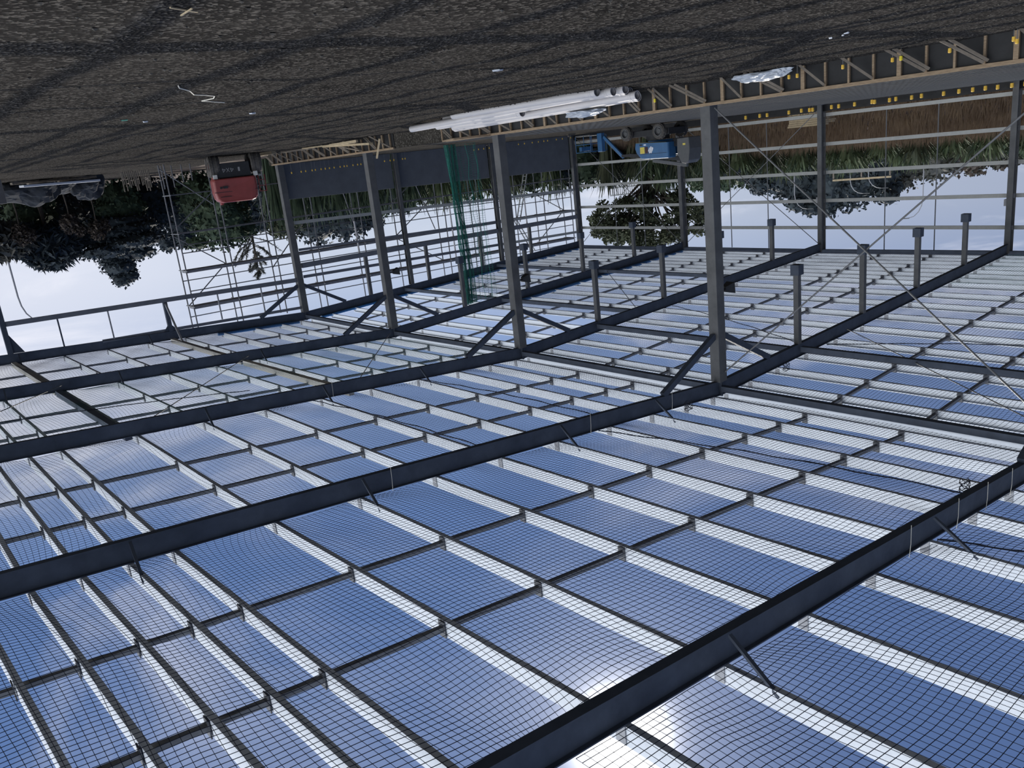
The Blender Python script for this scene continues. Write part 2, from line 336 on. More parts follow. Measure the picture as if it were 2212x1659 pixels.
# long square struts lying between the rafters, along the building
def strut(i, x, label, h=0.24, w=0.22, dz=0.18):
    b = MB(); xx = x
    b.beam((xx, YF[i] + 0.14, rz(i, x) + dz), (xx, YF[i + 1] - 0.14, rz(i + 1, x) + dz), w, h)
    tag(b.build('roof_strut', TAN if (x < -1 and (i == 0 or x > -10)) else STEEL), label, 'strut', 'roof struts')
for i in range(5): strut(i, 0.0, f'dark ridge strut between the ridge posts, {BAY[i]}', 0.2, 0.2, 0.0)
for i in range(2):
    strut(i, -8.4, f'square roof strut halfway down the near slope, {BAY[i]}', dz=0.28); strut(i, -16.4, f'square roof strut low on the near slope, {BAY[i]}', dz=0.28)
for i in range(4): strut(i, (7.6, 7.6, 4.75, 4.95)[i], f'dark square roof strut in the upper far slope, {BAY[i]}', 0.2, 0.2, -0.05)
for i in range(2): strut(i, 15.85, f'dark square roof strut low on the far slope, {BAY[i]}', 0.2, 0.2, -0.05)
# eave beam
for i in range(4):
    b = MB(); b.beam((WX, YF[i] + 0.02, HE[i] + 0.34), (WX, YF[i + 1] - 0.02, HE[i + 1] + 0.34), 0.16, 0.44)
    tag(b.build('eave_beam', STEEL), f'long dark eave beam along the far wall top, {BAY[i]}', 'beam', 'eave beams')
# ------------------------------------------------------------------ purlins, bridging bars
def cprof(sgn):
    a, b, t, l = 0.10, PD / 2, 0.009, 0.035
    p = [(0, -b), (a, -b), (a, -b + l), (a - t, -b + l), (a - t, -b + t), (t, -b + t), (t, b - t), (a - t, b - t), (a - t, b - l), (a, b - l), (a, b), (0, b)]
    return [(x * sgn, y) for x, y in p]
for i in range(5):
    for side in (-1, 1):
        xs = PXN if side < 0 else PXF
        if i == 4 and side > 0: xs = PXF[:3]
        for k, ax_ in enumerate(xs):
            x = fx(i, ax_ * side); x2 = fx(i + 1, ax_ * side); z0 = rz(i, x) + RD / 2 + 0.012 + PD / 2; z1 = rz(i + 1, x2) + RD / 2 + 0.012 + PD / 2
            b = MB(); b.prism(cprof(1 if side < 0 else -1), (x, YF[i] + 0.004, z0), (x2, YF[i + 1] - 0.004, z1))
            tag(b.build('purlin', GALV), f"galvanised purlin, {ORD[k]} from ridge, {'near' if side < 0 else 'far'} slope, {BAY[i]}", 'purlin', 'galvanised roof purlins')
BRY = {0: (3.75, 7.0), 1: (14.45, 17.6), 2: (25.2, 28.15), 3: (35.3, 38.3), 4: (45.9, 48.9)}
for i in range(5):
    for bi, y in enumerate(BRY[i]):
        for side in (-1, 1):
            xs = PXN if side < 0 else PXF
            if i == 4: 
                if side > 0: continue
                xs = PXN[:10]
            for k in range(len(xs) - 1):
                xa, xb = sorted((xs[k] * side, xs[k + 1] * side))
                t = (y - YF[i]) / (YF[i + 1] - YF[i]); xa = fx(i, xa) * (1 - t) + fx(i + 1, xa) * t; xb = fx(i, xb) * (1 - t) + fx(i + 1, xb) * t; zc = lambda x: rz(i, x) * (1 - t) + rz(i + 1, x) * t + RD / 2 + 0.012 + PD / 2
                fl = 0.105 if side < 0 else -0.105
                pa = V((xa + (0.11 if side < 0 else 0.012), y, zc(xa))); pb = V((xb - (0.012 if side < 0 else 0.11), y, zc(xb)))
                o = MB().beam(pa, pb, 0.105, 0.085).build('bridging_bar', BARM)
                tag(o, f"{('gable-end', 'camera-end')[bi]} bridging bar, {ORD[k]} gap from ridge, {'near' if side < 0 else 'far'} slope, {BAY[i]}", 'bar', 'bridging bars between purlins')
                q = MB()
                xe = pb.x if side < 0 else pb.x
                q.box((xe - 0.022, y - 0.085, zc(xb) - 0.14), (xe - 0.002, y + 0.085, zc(xb) + 0.15)); q.build('end_plate', PLATE, o)
# ------------------------------------------------------------------ safety nets slung under the purlins
def net(i, side, x0, x1, m, label, pitch=0.125, rad=0.0037, ya=None, yb=None, seed=0):
    y0 = YF[i] + 0.13 if ya is None else ya; y1 = YF[i + 1] - 0.13 if yb is None else yb
    vs = []; fs = []; rr = random.Random(seed); ph = [rr.random() * 6.28 for _ in range(6)]
    def pos(u, w):
        x = x0 + (x1 - x0) * u; y = y0 + (y1 - y0) * w
        e = math.exp(-w * 9) + math.exp(-(1 - w) * 9)
        wob = 0.06 + 0.22 * e
        dx = wob * math.sin(x * 1.1 + y * 0.8 + ph[0]) + 0.5 * wob * math.sin(x * 2.3 - y * 1.1 + ph[1])
        dy = wob * 0.7 * math.sin(x * 1.4 - y * 0.5 + ph[2]) * min(1, 8 * w, 8 * (1 - w))
        sag = 0.16 * math.sin(math.pi * w) ** 0.6 * (0.7 + 0.3 * math.sin(x * 0.8 + ph[3])) + 0.02 * math.sin(x * 2.9 + y * 1.7 + ph[4])
        return (x + dx * min(1, 8 * u, 8 * (1 - u)), y + dy, roofz(x, y) + RD / 2 + 0.0 - sag * 0.8 - 0.0)
    def line(pts):
        b = len(vs); r = rad
        for p in pts:
            vs.append((p[0] - r, p[1], p[2] - r * 0.6)); vs.append((p[0] + r, p[1] - r, p[2] - r * 0.6)); vs.append((p[0], p[1] + r, p[2] + r))
        for j in range(len(pts) - 1):
            a = b + 3 * j
            for q in range(3): w = (q + 1) % 3; fs.append((a + q, a + w, a + 3 + w, a + 3 + q))
    nu = max(2, round(abs(x1 - x0) / pitch)); nw = max(2, round((y1 - y0) / pitch)); su = max(4, round(abs(x1 - x0) / 0.5)); sw = max(4, round((y1 - y0) / 0.5))
    for a in range(nu + 1): line([pos(a / nu, j / sw) for j in range(sw + 1)])
    for a in range(nw + 1): line([pos(j / su, a / nw) for j in range(su + 1)])
    return tag(raw('safety_net', vs, fs, m), label, 'net', 'safety nets under the roof')
net(0, -1, -0.3, -25.2, NETM, 'dark safety net under the near slope of the gable bay', seed=1)
net(1, -1, -0.3, -25.2, NETG, 'green safety net under the near slope, second bay from the gable', seed=2)
net(2, -1, -0.3, -25.2, NETM, 'dark safety net under the near slope, third bay from the gable', seed=3)
net(3, -1, -0.3, -25.2, NETM, 'dark safety net under the near slope, fourth bay from the gable', seed=4)
net(4, -1, -0.3, -17.0, NETM, 'dark safety net straight overhead in the bay above the camera', seed=5, yb=50.5)
net(0, 1, 9.5, 24.5, NETM, 'dark safety net low on the far slope of the gable bay', seed=6)
net(1, 1, 6.5, 24.5, NETM, 'dark safety net on the far slope, second bay from the gable', seed=7)
net(2, 1, 0.3, 24.5, NETM, 'dark safety net on the far slope, third bay from the gable', seed=8)
net(3, 1, 0.3, 17.5, NETM, 'dark safety net on the upper far slope, fourth bay from the gable', seed=9)
net(3, 1, 17.6, 24.5, NETG, 'green safety net low on the far slope, fourth bay from the gable', seed=10)
# ------------------------------------------------------------------ far wall: girts, sag rods, cross rods
GIRT = mat('girt_steel', (0.36, 0.37, 0.36), 0.5, var=0.08, scale=6)
ZG = (0.6, 2.29, 3.95, 5.63, 7.27); HGT = ['lowest', 'second', 'third', 'fourth', 'topmost']
for i in range(4):
    for k, z in enumerate(ZG):
        b = MB(); b.prism([(-0.035, -0.1), (0.035, -0.1), (0.035, -0.09), (-0.025, -0.09), (-0.025, 0.09), (0.035, 0.09), (0.035, 0.1), (-0.035, 0.1)], (WX + 0.30, YF[i] + 0.03, z), (WX + 0.30, YF[i + 1] - 0.03, z))
        tag(b.build('girt', GIRT), f"{HGT[k]} light grey wall girt of the far wall, {BAY[i]}", 'girt', 'far wall girts')
    for k, t in enumerate((0.36, 0.63)):
        y = YF[i] + (YF[i + 1] - YF[i]) * t
        tag(MB().tube((WX + 0.30, y, 0.5), (WX + 0.30, y, HE[i] + 0.12), 0.03, 6).build('sag_rod', ROD), f"thin upright rod tying the far wall girts, {('gable side', 'camera side')[k]} of the {BAY[i]}", 'rod', 'upright rods between girts')
def rod(p, q, label, r=0.022, m=ROD, name='brace_rod'):
    return tag(MB().tube(p, q, r, 7).build(name, m), label, 'rod', 'steel cross rods')
o = rod((0.0, 32.05, 0.1), (0.0, 42.0, 8.9), 'long cross rod rising from the foot of the fourth ridge post to the next', 0.026)
rod((0.06, 32.05, 8.7), (0.06, 42.0, 0.1), 'long cross rod dropping from the head of the fourth ridge post', 0.026)
rod((WX + 0.05, 21.1, 0.25), (WX + 0.05, 10.85, 8.3), 'far wall cross rod rising towards the gable, second bay from gable')
rod((WX + 0.10, 21.1, 8.3), (WX + 0.10, 10.85, 0.25), 'far wall cross rod rising towards the camera, second bay from gable')
rod((WX + 0.05, 10.4, 0.25), (WX + 0.05, 0.3, 8.4), 'far wall cross rod rising towards the gable, gable bay')
rod((WX + 0.10, 10.4, 8.4), (WX + 0.10, 0.3, 0.25), 'far wall cross rod rising towards the camera, gable bay')
def rr_(x, y): return (x, y, roofz(x, y) - 0.05)
rod(rr_(-0.4, 10.9), rr_(-8.0, 21.0), 'roof cross rod from the ridge down the near slope, second bay from gable', 0.018)
rod(rr_(-8.2, 10.9), rr_(-15.8, 21.0), 'roof cross rod in the middle of the near slope, second bay from gable', 0.018)
rod(rr_(-16.2, 10.9), rr_(-21.8, 18.5), 'roof cross rod low on the near slope, second bay from gable', 0.018)
rod(rr_(16.3, 10.9), rr_(8.0, 21.0), 'roof cross rod low on the far slope, second bay from gable', 0.018)
rod(rr_(8.0, 32.1), rr_(0.6, 41.9), 'roof cross rod on the upper far slope, fourth bay from gable', 0.018)
# ------------------------------------------------------------------ gable wall
PT = lambda x: 2.11 + 0.0188 * x
for k, (a, b) in enumerate(((0.32, 8.0), (8.42, 16.25), (16.65, 24.5))):
    m_ = MB(); m_.prism([(a, 0.0), (b, 0.0), (b, PT(b)), (a, PT(a))], (0, -0.12, 0), (0, -0.30, 0), up=(0, 0, 1))
    m_.v = [(-x, y, z) if False else (x, y, z) for x, y, z in m_.v]
    mm = MB(); q = [(a, -0.12, 0.0), (b, -0.12, 0.0), (b, -0.12, PT(b)), (a, -0.12, PT(a))]; mm.v = q + [(x, -0.30, z) for x, y, z in q]
    mm.f = [(0, 1, 2, 3), (7, 6, 5, 4), (0, 4, 5, 1), (1, 5, 6, 2), (2, 6, 7, 3), (3, 7, 4, 0)]; mm.m = [0] * 6
    tag(mm.build('precast_panel', CONC, bevel=0.012), f"dark grey concrete wall panel at the gable foot, {('next to the ridge post', 'behind the green hanging net', 'beside the corner post')[k]}", 'panel', 'concrete gable panels')
for k, x in enumerate((8.2, 16.45)):
    o = empty('gable_post', (x, 0, 0), f"grey gable post {('nearer the ridge', 'nearer the corner')[k]}, rising past the concrete panels", 'post', 'gable posts')
    b = MB(); b.ibeam((x, 0.03, 0.02), (x, 0.03, rz(0, x) - RD / 2 - 0.004), 0.26, 0.30, 0.025, up=(0, 1, 0)); b.build('shaft', POSTM, o)
    MB().box((x - 0.2, -0.15, 0), (x + 0.2, 0.25, 0.025)).build('base_plate', STEEL, o)
o = empty('gable_post', (-16.4, 0, GZ), 'grey gable post at the far end of the open gable side', 'post')
MB().box((-16.52, -0.12, GZ), (-16.28, 0.12, rz(0, -16.4) - RD / 2 - 0.004)).build('shaft', STEEL, o)
b = MB(); zt = rz(0, -16.4) - RD / 2
b.v = [(-16.28, -0.05, zt - 1.0), (-15.75, -0.05, zt - 0.02 + 0.04), (-16.28, -0.05, zt - 0.02), (-16.28, 0.05, zt - 1.0), (-15.75, 0.05, zt + 0.02), (-16.28, 0.05, zt - 0.02)]
b.f = [(0, 1, 2), (5, 4, 3), (0, 3, 4, 1), (1, 4, 5, 2), (2, 5, 3, 0)]; b.m = [0] * 5; b.build('gusset', STEEL, o)
o = empty('gable_post', (-8.35, 0, 6.9), 'short steel post between the door beam and the rafter, open gable side', 'post')
zt = rz(0, -8.35) - RD / 2
MB().box((-8.46, -0.1, 6.875), (-8.24, 0.1, zt - 0.004)).build('shaft', STEEL, o)
for sg in (-1, 1):
    b = MB()
    n_ = len(b.v); xx = -8.35 + sg * 0.11
    b.v += [(xx, -0.04, zt - 0.35), (xx + sg * 0.3, -0.04, zt), (xx, -0.04, zt), (xx, 0.04, zt - 0.35), (xx + sg * 0.3, 0.04, zt), (xx, 0.04, zt)]
    for q in ((0, 1, 2), (5, 4, 3), (0, 3, 4, 1), (1, 4, 5, 2), (2, 5, 3, 0)): b.face(*[n_ + z for z in q])
    b.build('gusset', STEEL, o)
tag(MB().beam((-8.35, 0.1, 6.95), (-8.4, 1.9, roofz(-8.4, 1.9) + 0.2), 0.1, 0.1).build('stay', GALVD), 'sloping stay from the door beam post back to the roof strut', 'stay')
tag(MB().beam((-16.27, 0.0, 6.45), (-0.215, 0.0, 7.05), 0.2, 0.24).build('door_beam', FARM), 'long steel beam over the open gable doorway', 'beam')
tag(MB().beam((-12.0, -0.03, 8.32), (-0.2, -0.03, 8.82), 0.1, 0.16).build('gable_rail', FARM), 'thin rail running up under the gable rafter on the open side', 'rail')
for k, x in enumerate((-13.9, -11.4, -5.3, -2.6)):
    z0 = 6.45 + (x + 16.28) * 0.0373 + 0.13; z1 = (8.32 + (x + 10.3) * 0.0495 + (0.07 if k > 1 else -0.02)) if x > -10.3 else rz(0, x) - RD / 2
    if k > 1: z1 -= 0.14
    tag(MB().beam((x, 0, z0), (x, 0, z1), 0.07, 0.07, up=(0, 1, 0)).build('gable_hanger', GALVD if k else STEEL), f"slim upright between door beam and rafter, {ORD[k]} from the open end", 'upright', 'slim gable uprights')
XP = [0.2, 8.2, 16.45, WX - 0.14]
for k in range(3):
    a, b_ = XP[k] + 0.13, XP[k + 1] - 0.13
    nm = ('next to the ridge post', 'middle gable bay', 'corner gable bay')[k]
    zl = lambda x: 3.54 + 0.0258 * x
    tag(MB().beam((a, -0.02, zl(a)), (b_, -0.02, zl(b_)), 0.09, 0.2).build('gable_girt', GIRT), f'pale green-grey girt above the concrete panels, {nm}', 'girt', 'gable girts')
    z5 = lambda x: 5.22 + 0.025 * x
    tag(MB().beam((a, -0.02, z5(a)), (b_, -0.02, z5(b_)), 0.07, 0.15).build('gable_girt', FARM if k < 2 else GIRT), f'thin girt below the gable mid beam, {nm}', 'girt', 'gable girts')
    tag(MB().beam((a, 0.0, 6.22 + 0.004 * a), (b_, 0.0, 6.22 + 0.004 * b_), 0.24, 0.30).build('gable_beam', FARM), f'deep dark beam halfway up the gable, {nm}', 'beam', 'gable mid beams')
    z7 = lambda x: 6.92 + 0.025 * x
    tag(MB().beam((a, -0.02, z7(a)), (b_, -0.02, z7(b_)), 0.08, 0.18).build('gable_girt', FARM if k < 2 else GIRT), f'girt just above the gable mid beam, {nm}', 'girt', 'gable girts')
# ------------------------------------------------------------------ scaffold outside the gable
o = empty('scaffold', (9.4, -1.7, GZ), 'tall tube scaffold standing outside the gable wall', 'scaffold')
SXX = [-6.41, -3.6, -0.67, 2.25, 5.7, 8.9, 12.6, 15.7, 19.3, 22.3, 25.3]
rs = random.Random(5)
for x in SXX:
    for y in (-1.2, -2.2):
        top = 8.95 + (0.4 if x > 0 else 0) + rs.random() * 0.3; MB().tube((x, y, GZ - 0.03), (x, y, top), 0.040, 7).build('standard', SCAF, o)
    for z in (1.08, 3.3, 5.55 + 0.012 * x, 7.72 + 0.015 * x):
        MB().tube((x, -1.0, z), (x, -2.45, z), 0.034, 6).build('transom', SCAF if z < 5 else GALVD, o)
for k in range(len(SXX) - 1):
    a, b_ = SXX[k], SXX[k + 1]
    for z, y in ((1.08, -1.2), (3.3, -1.2), (1.08, -2.2), (3.3, -2.2), (4.1, -2.2), (4.5, -1.2), (6.2, -2.2), (6.75, -1.2), (8.4, -2.2)):
        zz_ = z + (0.012 * a if z > 4 else 0); MB().tube((a, y - 0.04, zz_), (b_, y - 0.04, zz_ + (0.012 * (b_ - a) if z > 4 else 0)), 0.032, 6).build('ledger', SCAF, o)
    for z, sl_ in ((5.60, 0.012), (7.78, 0.015)):
        d = MB()
        for y in (-1.35, -1.65, -1.95): d.beam((a + 0.03, y, z + sl_ * a), (b_ - 0.03, y, z + sl_ * b_), 0.26, 0.16)
        d.build('deck', SCAFD, o)
for a, b_, z0, z1 in ((-6.41, -3.6, 3.4, 5.5), (-3.6, -6.41, 5.5, 7.7), (-6.41, -3.6, -0.5, 1.9), (-3.6, -6.41, 1.2, 3.2), (12.6, 8.9, 3.2, 5.6), (8.9, 12.6, 5.8, 7.9), (12.6, 8.9, 1.0, 3.3), (22.3, 25.3, 4.2, 5.8), (25.3, 22.3, 5.9, 8.0), (2.25, -0.67, 3.5, 6.3), (5.2, 6.0, 2.0, 5.6), (11.0, 12.3, 2.0, 5.6), (24.0, 25.0, 2.0, 5.9)):
    MB().tube((a, -2.26, z0), (b_, -2.26, z1), 0.034, 6).build('brace', SCAF, o)
for k, (x, z0, x2, z1) in enumerate(((21.2, 2.2, 19.9, 6.1), (19.6, 5.9, 21.2, 8.6))):
    t = empty('ladder', (x, -1.75, z0), f"aluminium ladder inside the scaffold by the corner, {('lower lift', 'upper lift')[k]}", 'ladder', 'scaffold ladders')
    for dy in (-0.2, 0.2): MB().beam((x, -1.75 + dy, z0), (x2, -1.75 + dy, z1), 0.05, 0.07).build('rail', GIRT, t)
    r = MB()
    for j in range(12): f_ = (j + 0.5) / 12; r.tube((x + (x2 - x) * f_, -1.95, z0 + (z1 - z0) * f_), (x + (x2 - x) * f_, -1.55, z0 + (z1 - z0) * f_), 0.016, 5)
    r.build('rungs', GIRT, t)
for k, (x, z0, z1) in enumerate(((4.55, 4.0, 6.2), (12.3, 4.1, 7.9), (19.35, 4.1, 7.2))):
    tag(MB().tube((x, -0.118, z0), (x + 0.05, -0.118, z1), 0.055, 8).build('down_pipe', PVC), f"white plastic pipe hung on the gable scaffold, {('near the ridge post', 'middle bay', 'near the corner')[k]}", 'pipe', 'white pipes on the scaffold')
# ------------------------------------------------------------------ timber formwork along the slab edge
def formwork(y0, y1, label, seed):
    o = empty('formwork', (-0.6, (y0 + y1) / 2, GZ), label, 'formwork', 'timber formwork along the slab edge')
    rs = random.Random(seed); zr = 0.04
    MB().box((-0.585, y0, GZ - 0.3), (-0.555, y1, zr - 0.02)).build('sheet', BLACK, o)
    MB().box((-0.67, y0, zr - 0.09), (-0.58, y1, zr)).build('top_rail', WOOD, o, bevel=0.005)
    y = 40.37 - 0.663 * math.floor((40.37 - y0 - 0.1) / 0.663) if y0 < 40 else y0; k = 0
    y = y1 - 0.25
    while y > y0 + 0.05:
        g = hgt(-0.7, y) - 0.05; w = 0.11 if k % 4 == 1 else 0.055
        MB().box((-0.665, y - w / 2, g), (-0.59, y + w / 2, zr - 0.085)).build('post', WOOD, o)
        if k % 2 == 0:
            f_ = 0.12 + 0.35 * rs.random(); MB().beam((-0.70, y, zr - 0.12), (-0.70 - f_ - 0.15, y - 0.35 - f_, g + 0.02), 0.05, 0.06).build('brace', WOODG, o)
            if rs.random() < 0.45: MB().beam((-0.70, y + 0.1, zr - 0.15), (-0.86 - f_, y - 0.15 - f_, g + 0.02), 0.05, 0.06).build('brace', WOODG, o)
        y -= 0.663; k += 1
    return o
formwork(18.5, 47.0, 'long timber formwork with black sheet behind the white pipes, nearest the camera', 1)
formwork(0.4, 14.2, 'shorter timber formwork between the gable and the gap in the slab edge', 2)
b = MB(); b.beam((-0.9, 18.6, 0.0), (-2.2, 21.2, 0.02), 0.06, 0.06); b.beam((-0.9, 18.6, -0.6), (-0.9, 18.6, 0.0), 0.06, 0.06, up=(0, 1, 0)); b.beam((-2.2, 21.2, 0.02), (-0.7, 21.6, 0.02), 0.06, 0.06)
for k in range(4): b.beam((-1.1 - 0.3 * k, 19.0 + 0.6 * k, 0.0), (-0.75, 19.4 + 0.7 * k, -0.02), 0.045, 0.045)
tag(b.build('timber_lattice', WOOD), 'light timber frame lying against the pipe end and formwork', 'frame')
# black upstand at the foot of the far wall
struct(MB().box((WX + 0.14, -0.1, 0.0), (WX + 0.19, 60, 0.40)).build('wall_far', BLACK))
# ------------------------------------------------------------------ starter bars with yellow caps
def bar(x, y, z0, zc, label, grp, m=YEL, r=0.045, tilt=0.0):
    o = empty('starter_bar', (x, y, z0), label, 'bar', grp)
    MB().tube((x, y, z0), (x + tilt, y, zc), 0.008, 6).build('rod', ROD, o)
    c = MB(); c.lathe([(0.001, -r * 1.1), (r * 0.9, -r * 1.1), (r, r * 1.1), (r * 0.55, r * 1.5), (0.001, r * 1.5)], (x + tilt, y, zc), (tilt * 2, 0, 1), 10); c.build('cap', m, o)
FW = [(16.33, .12), (17.36, .11), (17.89, .12), (19.4, .12), (20.24, .1), (20.77, .12), (20.98, .12), (22.17, .1), (22.62, .1), (23.58, .1), (24.6, .08), (24.75, .1), (25.59, .1), (25.94, .08), (26.8, .1), (27.32, .08), (28.46, .1), (29.22, .08), (29.89, .08), (30.49, .08), (31.06, .1), (31.71, .1), (32.3, .1), (33.4, .1), (34.6, .1)]
for k, (y, z) in enumerate(FW): bar(24.4, y, 0.0, z + 0.10, 'starter bar with yellow cap at the foot of the far wall', 'capped bars along the far wall', r=0.085)
GB = [18.79, 19.39, 20.17, 20.79, 21.35, 21.74, 22.66, 23.3, 24.2, 14.6, 15.02, 15.49, 16.0, 7.14, 7.57, 7.86, 8.55, 8.75, 5.35, 5.11, 4.77, 4.33, 4.13, 3.84, 3.41, 3.08, 2.79, 2.5, 2.1, 1.88, 1.44, 1.14, 0.5]
for x in GB: bar(x, 0.5, 0.0, 0.56 - 0.016 * x, 'thin starter bar with yellow cap before the concrete gable panels', 'capped bars along the gable', r=0.04)
FB = [(40.88, -.5), (40.95, -.44), (41.2, -.46), (39.53, -.47), (38.39, -.47), (38.18, -.46), (36.89, -.48), (35.59, -.44), (35.34, -.44), (30.6, -.36)]
for y, z in FB: bar(-1.1, y, GZ - 0.06, z + 0.03, 'stake with yellow cap in front of the timber formwork', 'capped stakes before the formwork', m=YEL2 if y in (38.39, 30.6) else YEL, r=0.04)
# reinforcing mesh lying over the slab fill
vs = []; b = MB()
for k in range(60):
    x = 0.6 + 0.4 * k; b.beam((x, 15.5, 0.012), (x, 44, 0.012), 0.006, 0.006)
for k in range(70):
    y = 15.8 + 0.4 * k; b.beam((0.5, y, 0.018), (24.2, y, 0.018), 0.006, 0.006)
tag(b.build('reinforcing_mesh', ROD), 'thin steel reinforcing mesh laid over the slab fill', 'mesh', kind='stuff')
# ------------------------------------------------------------------ white drain pipes
def pipe(x, y0, z0, y1, z1, label, x1=None, r=0.125):
    x1 = x if x1 is None else x1
    p, q = V((x, y0, z0)), V((x1, y1, z1)); d = (q - p).normalized(); l = (q - p).length
    o = empty('drain_pipe', p, label, 'pipe', 'white drain pipes by the formwork')
    MB().lathe([(r - 0.012, 0), (r, 0), (r, l - 0.3), (r + 0.012, l - 0.26), (r + 0.012, l - 0.2), (r + 0.004, l - 0.19), (r + 0.014, l - 0.1), (r + 0.014, l), (r - 0.004, l), (r - 0.012, l - 0.3)], p, d, 24).build('barrel', PVC, o, smooth=False)
    MB().lathe([(r - 0.013, 0.0), (r - 0.013, l - 0.3), (r - 0.005, l - 0.25), (r - 0.005, l - 0.01)], p, d, 24).build('bore', PVCIN, o)
pipe(-3.0, 22.4, -0.78, 29.9, -0.74, 'white drain pipe on the ground, furthest from the formwork', x1=-2.95)
pipe(-2.68, 19.0, -0.58, 30.3, -0.70, 'longest white drain pipe, its end reaching towards the excavated gable', x1=-2.65)
pipe(-2.38, 21.0, -0.76, 30.55, -0.72, 'white drain pipe on the ground, third from the outside')
pipe(-2.5, 20.6, -0.53, 25.8, -0.52, 'short white drain pipe lying on top, its dark end showing', x1=-2.5)
pipe(-2.08, 20.9, -0.72, 30.3, -0.70, 'white drain pipe on the ground, fourth from the outside')
pipe(-1.78, 20.6, -0.66, 30.2, -0.66, 'white drain pipe on the ground, fifth from the outside')
pipe(-1.93, 20.9, -0.42, 30.6, -0.52, 'white drain pipe in the upper layer of the stack', x1=-1.9)
pipe(-1.5, 20.4, -0.40, 30.2, -0.50, 'white drain pipe leaning closest to the formwork', x1=-1.4)
# ------------------------------------------------------------------ plastic sheeting
def crumple(name, m, c, rx, ry, rzz, seed, label, cat, yaw=0.0, flat=0.0):
    bm = bmesh.new(); bmesh.ops.create_icosphere(bm, subdivisions=4, radius=1.0); rs = seed * 7.3
    for v_ in bm.verts:
        p = v_.co.copy(); k = 1 + 0.28 * mnoise.noise(p * 1.6 + V((rs, 0, 0))) + 0.16 * mnoise.noise(p * 4.2 + V((0, rs, 0)))
        x, y, z = p.x * rx * k, p.y * ry * k, max(p.z, -0.25 - flat) * rzz * k
        v_.co = V((c[0] + x * math.cos(yaw) - y * math.sin(yaw), c[1] + x * math.sin(yaw) + y * math.cos(yaw), c[2] + z))
    me = bpy.data.meshes.new(name); bm.to_mesh(me); bm.free(); me.materials.append(m); o = bpy.data.objects.new(name, me); C.objects.link(o)
    return tag(o, label, cat)
crumple('plastic_sheet', POLY, (-1.55, 27.9, -0.28), 0.28, 0.85, 0.16, 1, 'bundled clear plastic sheet resting on the white pipes', 'sheet', -0.05)
crumple('plastic_sheet', POLY, (-1.15, 34.5, -0.60), 0.24, 0.95, 0.20, 2, 'crumpled clear plastic sheet at the foot of the formwork', 'sheet', 0.05)
# ------------------------------------------------------------------ green net hanging from the second rafter
hn = []; hf = []; rs = random.Random(8)
def hang(x0, x1, n, m_rows, m, label, name, sway=0.25, ph=0.0, y=10.25, zt=None, zb=0.02, bunch=0.6):
    vs = []; fs = []; r = 0.010 if bunch > 0.5 else 0.005
    def pos(u, w):
        x = x0 + (x1 - x0) * u; c = (x0 + x1) / 2
        x = c + (x - c) * (1 - bunch * math.sin(w * 3.0) * 0.35) - 0.9 * w * sway
        zt_ = rz(1, x) - RD / 2 - 0.02
        return (x + 0.06 * math.sin(w * 9 + u * 7 + ph), y + 0.16 * math.sin(u * 21 + w * 2 + ph) + 0.1 * math.sin(w * 5), zt_ + (zb - zt_) * w)
    def line(pts):
        b = len(vs)
        for p in pts: vs.extend([(p[0] - r, p[1], p[2] - r), (p[0] + r, p[1] - r, p[2] - r), (p[0], p[1] + r, p[2] + r)])
        for j in range(len(pts) - 1):
            a = b + 3 * j
            for q in range(3): w = (q + 1) % 3; fs.append((a + q, a + w, a + 3 + w, a + 3 + q))
    for a in range(n + 1): line([pos(a / n, j / 50) for j in range(51)])
    for a in range(m_rows + 1): line([pos(j / 24, a / m_rows) for j in range(25)])
    return vs, fs
HNET = mat('hanging_green_net', (0.012, 0.13, 0.105), 0.7, var=0.3, scale=2)
o = empty('hanging_net', (6.4, 10.25, 0.0), 'green net hanging in folds from the second rafter down to the slab', 'net')
a1, b1 = hang(5.25, 5.95, 60, 130, HNET, '', '', 0.1, 0.0); raw('bunched_fold', a1, b1, HNET, o)
a1, b1 = hang(5.6, 7.5, 17, 70, HNET, '', '', 0.05, 1.0, y=10.32, bunch=0.2); raw('open_mesh', a1, b1, HNET, o)
b = MB()
for k, (x, ph) in enumerate(((5.4, 0), (6.75, 2), (7.35, 4))): b.path([(x + 0.05 * math.sin(j * 0.9 + ph) - 0.004 * j, 10.18 + 0.03 * math.sin(j), rz(1, x) - 0.3 - j * (rz(1, x) - 0.4) / 30) for j in range(31)], 0.014, 5)
b.build('edge_rope', mat('green_rope', (0.03, 0.24, 0.19), 0.8), o)
# ------------------------------------------------------------------ floodlights under the rafters
for k, (i, x, z) in enumerate(((1, 0.62, 6.23), (2, 0.62, 6.11), (3, 0.62, 5.94))):
    o = empty('floodlight', (x, YF[i], z), f'small dark floodlight fixed to the side of the ridge post, {FRM[i]}', 'floodlight', 'floodlights on the ridge posts')
    MB().prism([(-0.09, -0.09), (0.09, -0.09), (0.09, 0.09), (-0.09, 0.09)], (x - 0.16, YF[i], z), (x + 0.16, YF[i] + 0.05, z - 0.02), scale1=2.1).build('housing', DARKM, o)
    MB().box((0.2, YF[i] - 0.03, z - 0.03), (x - 0.15, YF[i] + 0.03, z + 0.03)).build('bracket', DARKM, o)
    MB().prism([(-0.17, -0.17), (0.17, -0.17), (0.17, 0.17), (-0.17, 0.17)], (x + 0.165, YF[i] + 0.05, z - 0.02), (x + 0.175, YF[i] + 0.052, z - 0.021)).build('lens', LIGHTP, o)
